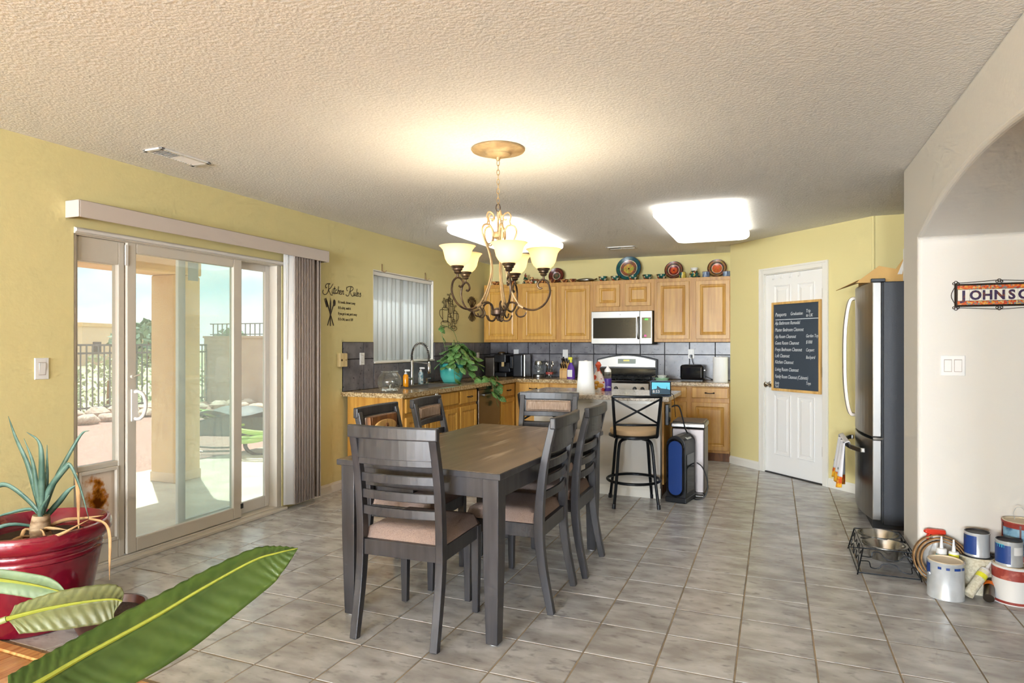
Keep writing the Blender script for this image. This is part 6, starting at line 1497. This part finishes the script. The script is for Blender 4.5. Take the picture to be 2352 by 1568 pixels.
pts = []
for i in range(90):
    a = i * .42; r = .22 + .07 * math.sin(i * .37); pts.append((r * math.cos(a) * 1.3, r * math.sin(a), .05 + .08 * math.sin(i * .21) + .001 * i))
GH.tube(pts, .017, 7); o = GH.build('garden_hose', 'hose', smooth=True); o.location = (-5.85, 6.12, .12); tag(o, 'light green garden hose coiled on the dark cart', 'hose')
GH = MB(); pts = [(-.3 + .006 * i, .12 * math.sin(i * .23), .02 + .12 * abs(math.sin(i * .11))) for i in range(90)]
GH.tube(pts, .017, 7); o = GH.build('garden_hose', 'hose', smooth=True); o.location = (-6.75, 6.05, .34); tag(o, 'light green hose end trailing over the far side of the cart', 'hose')
# shrubs, trees, houses
random.seed(41)
def puff(name, label, cat, loc, rx, rz, n, m, ls, group, trunk=True):
    t = thing(name, label, cat, loc, 0, group); mb = MB()
    for i in range(n):
        d = Vector((random.gauss(0, 1), random.gauss(0, 1), random.gauss(0, 1))).normalized() * random.uniform(.35, 1) ** .5
        c = Vector((d.x * rx, d.y * rx, rz + d.z * rz * .95)); a = Vector((random.gauss(0, 1), random.gauss(0, 1), random.gauss(0, 1))).normalized(); b = a.orthogonal().normalized(); s_ = ls * random.uniform(.6, 1.3)
        mb.add([c - a * s_, c + b * s_ * .5, c + a * s_, c - b * s_ * .5], [(0, 1, 2, 3)])
    tag(mb.build('foliage', m, t), kind='stuff')
    if trunk: MB().tube([(0, 0, 0), (.05 * rx, 0, rz * 1.1)], [.06 * rx, .03 * rx], 7).build('trunk', 'oak_dark', t)
for i, (x, y, r, h) in enumerate(((-14.4, 8.9, .7, .75), (-14.9, 10.6, .8, .85), (-14.2, 7.3, .6, .7), (-16.6, 12.6, .9, .9), (-14.1, 12.2, .6, .7), (-17.5, 9.6, 1.0, .9))):
    puff('desert_shrub', ('pale desert shrub just outside the iron fence, ' + ('nearest the patio door view', 'in the middle of the row', 'leftmost of the row', 'at the back of the row', 'by the fence corner', 'set farther back')[i]), 'shrub', (x, y, -.5), r, h, 420, 'bush', .07, 'desert shrubs outside the fence')
puff('distant_tree', 'grey-green tree behind the fence by the far house', 'tree', (-46, 36, -.5), 2.6, 1.9, 900, 'tree', .32, 'distant trees')
puff('distant_tree', 'small dark tree seen beside the patio column', 'tree', (-43, 41.5, -.5), 1.7, 1.6, 600, 'tree', .28, 'distant trees')
puff('distant_tree', 'pale rounded tree above the garden wall railing', 'tree', (-26, 45, -.5), 3.0, 1.6, 900, 'bush', .32, 'distant trees')
puff('distant_tree', 'pale tree above the garden wall near the blind', 'tree', (-19.5, 44, -.5), 3.0, 1.5, 900, 'bush', .32, 'distant trees')
for lab, x, y, w_, d, h in (('flat-roofed tan house beyond the fence at the far left', -58, 37, 9, 7, 3.3), ('low pink adobe house beyond the fence', -66, 50, 10, 7, 2.6)):
    t = thing('far_house', lab, 'house', (x, y, -.5), R(20)); MB().box(-w_ / 2, w_ / 2, -d / 2, d / 2, 0, h).build('walls', 'adobe', t); MB().box(-w_ / 2 - .15, w_ / 2 + .15, -d / 2 - .15, d / 2 + .15, h, h + .3).build('parapet', 'stucco', t)
    for k in (-1, 1): MB().box(w_ / 2, w_ / 2 + .05, k * d / 4 - .5, k * d / 4 + .5, 1, 2).build('window', 'black_gloss', t)
for lab, x, y, h in (('tall thin utility pole beyond the garden wall', -33, 50, 6.2), ('shorter utility pole by the pale trees', -23, 47, 3.6)):
    t = thing('utility_pole', lab, 'pole', (x, y, -.5)); MB().cyl((0, 0, 0), (0, 0, h), .09, .07, n=8).build('shaft', 'iron_fence', t); MB().box(-.5, .5, -.05, .05, h - .5, h - .4).build('crossarm', 'iron_fence', t)
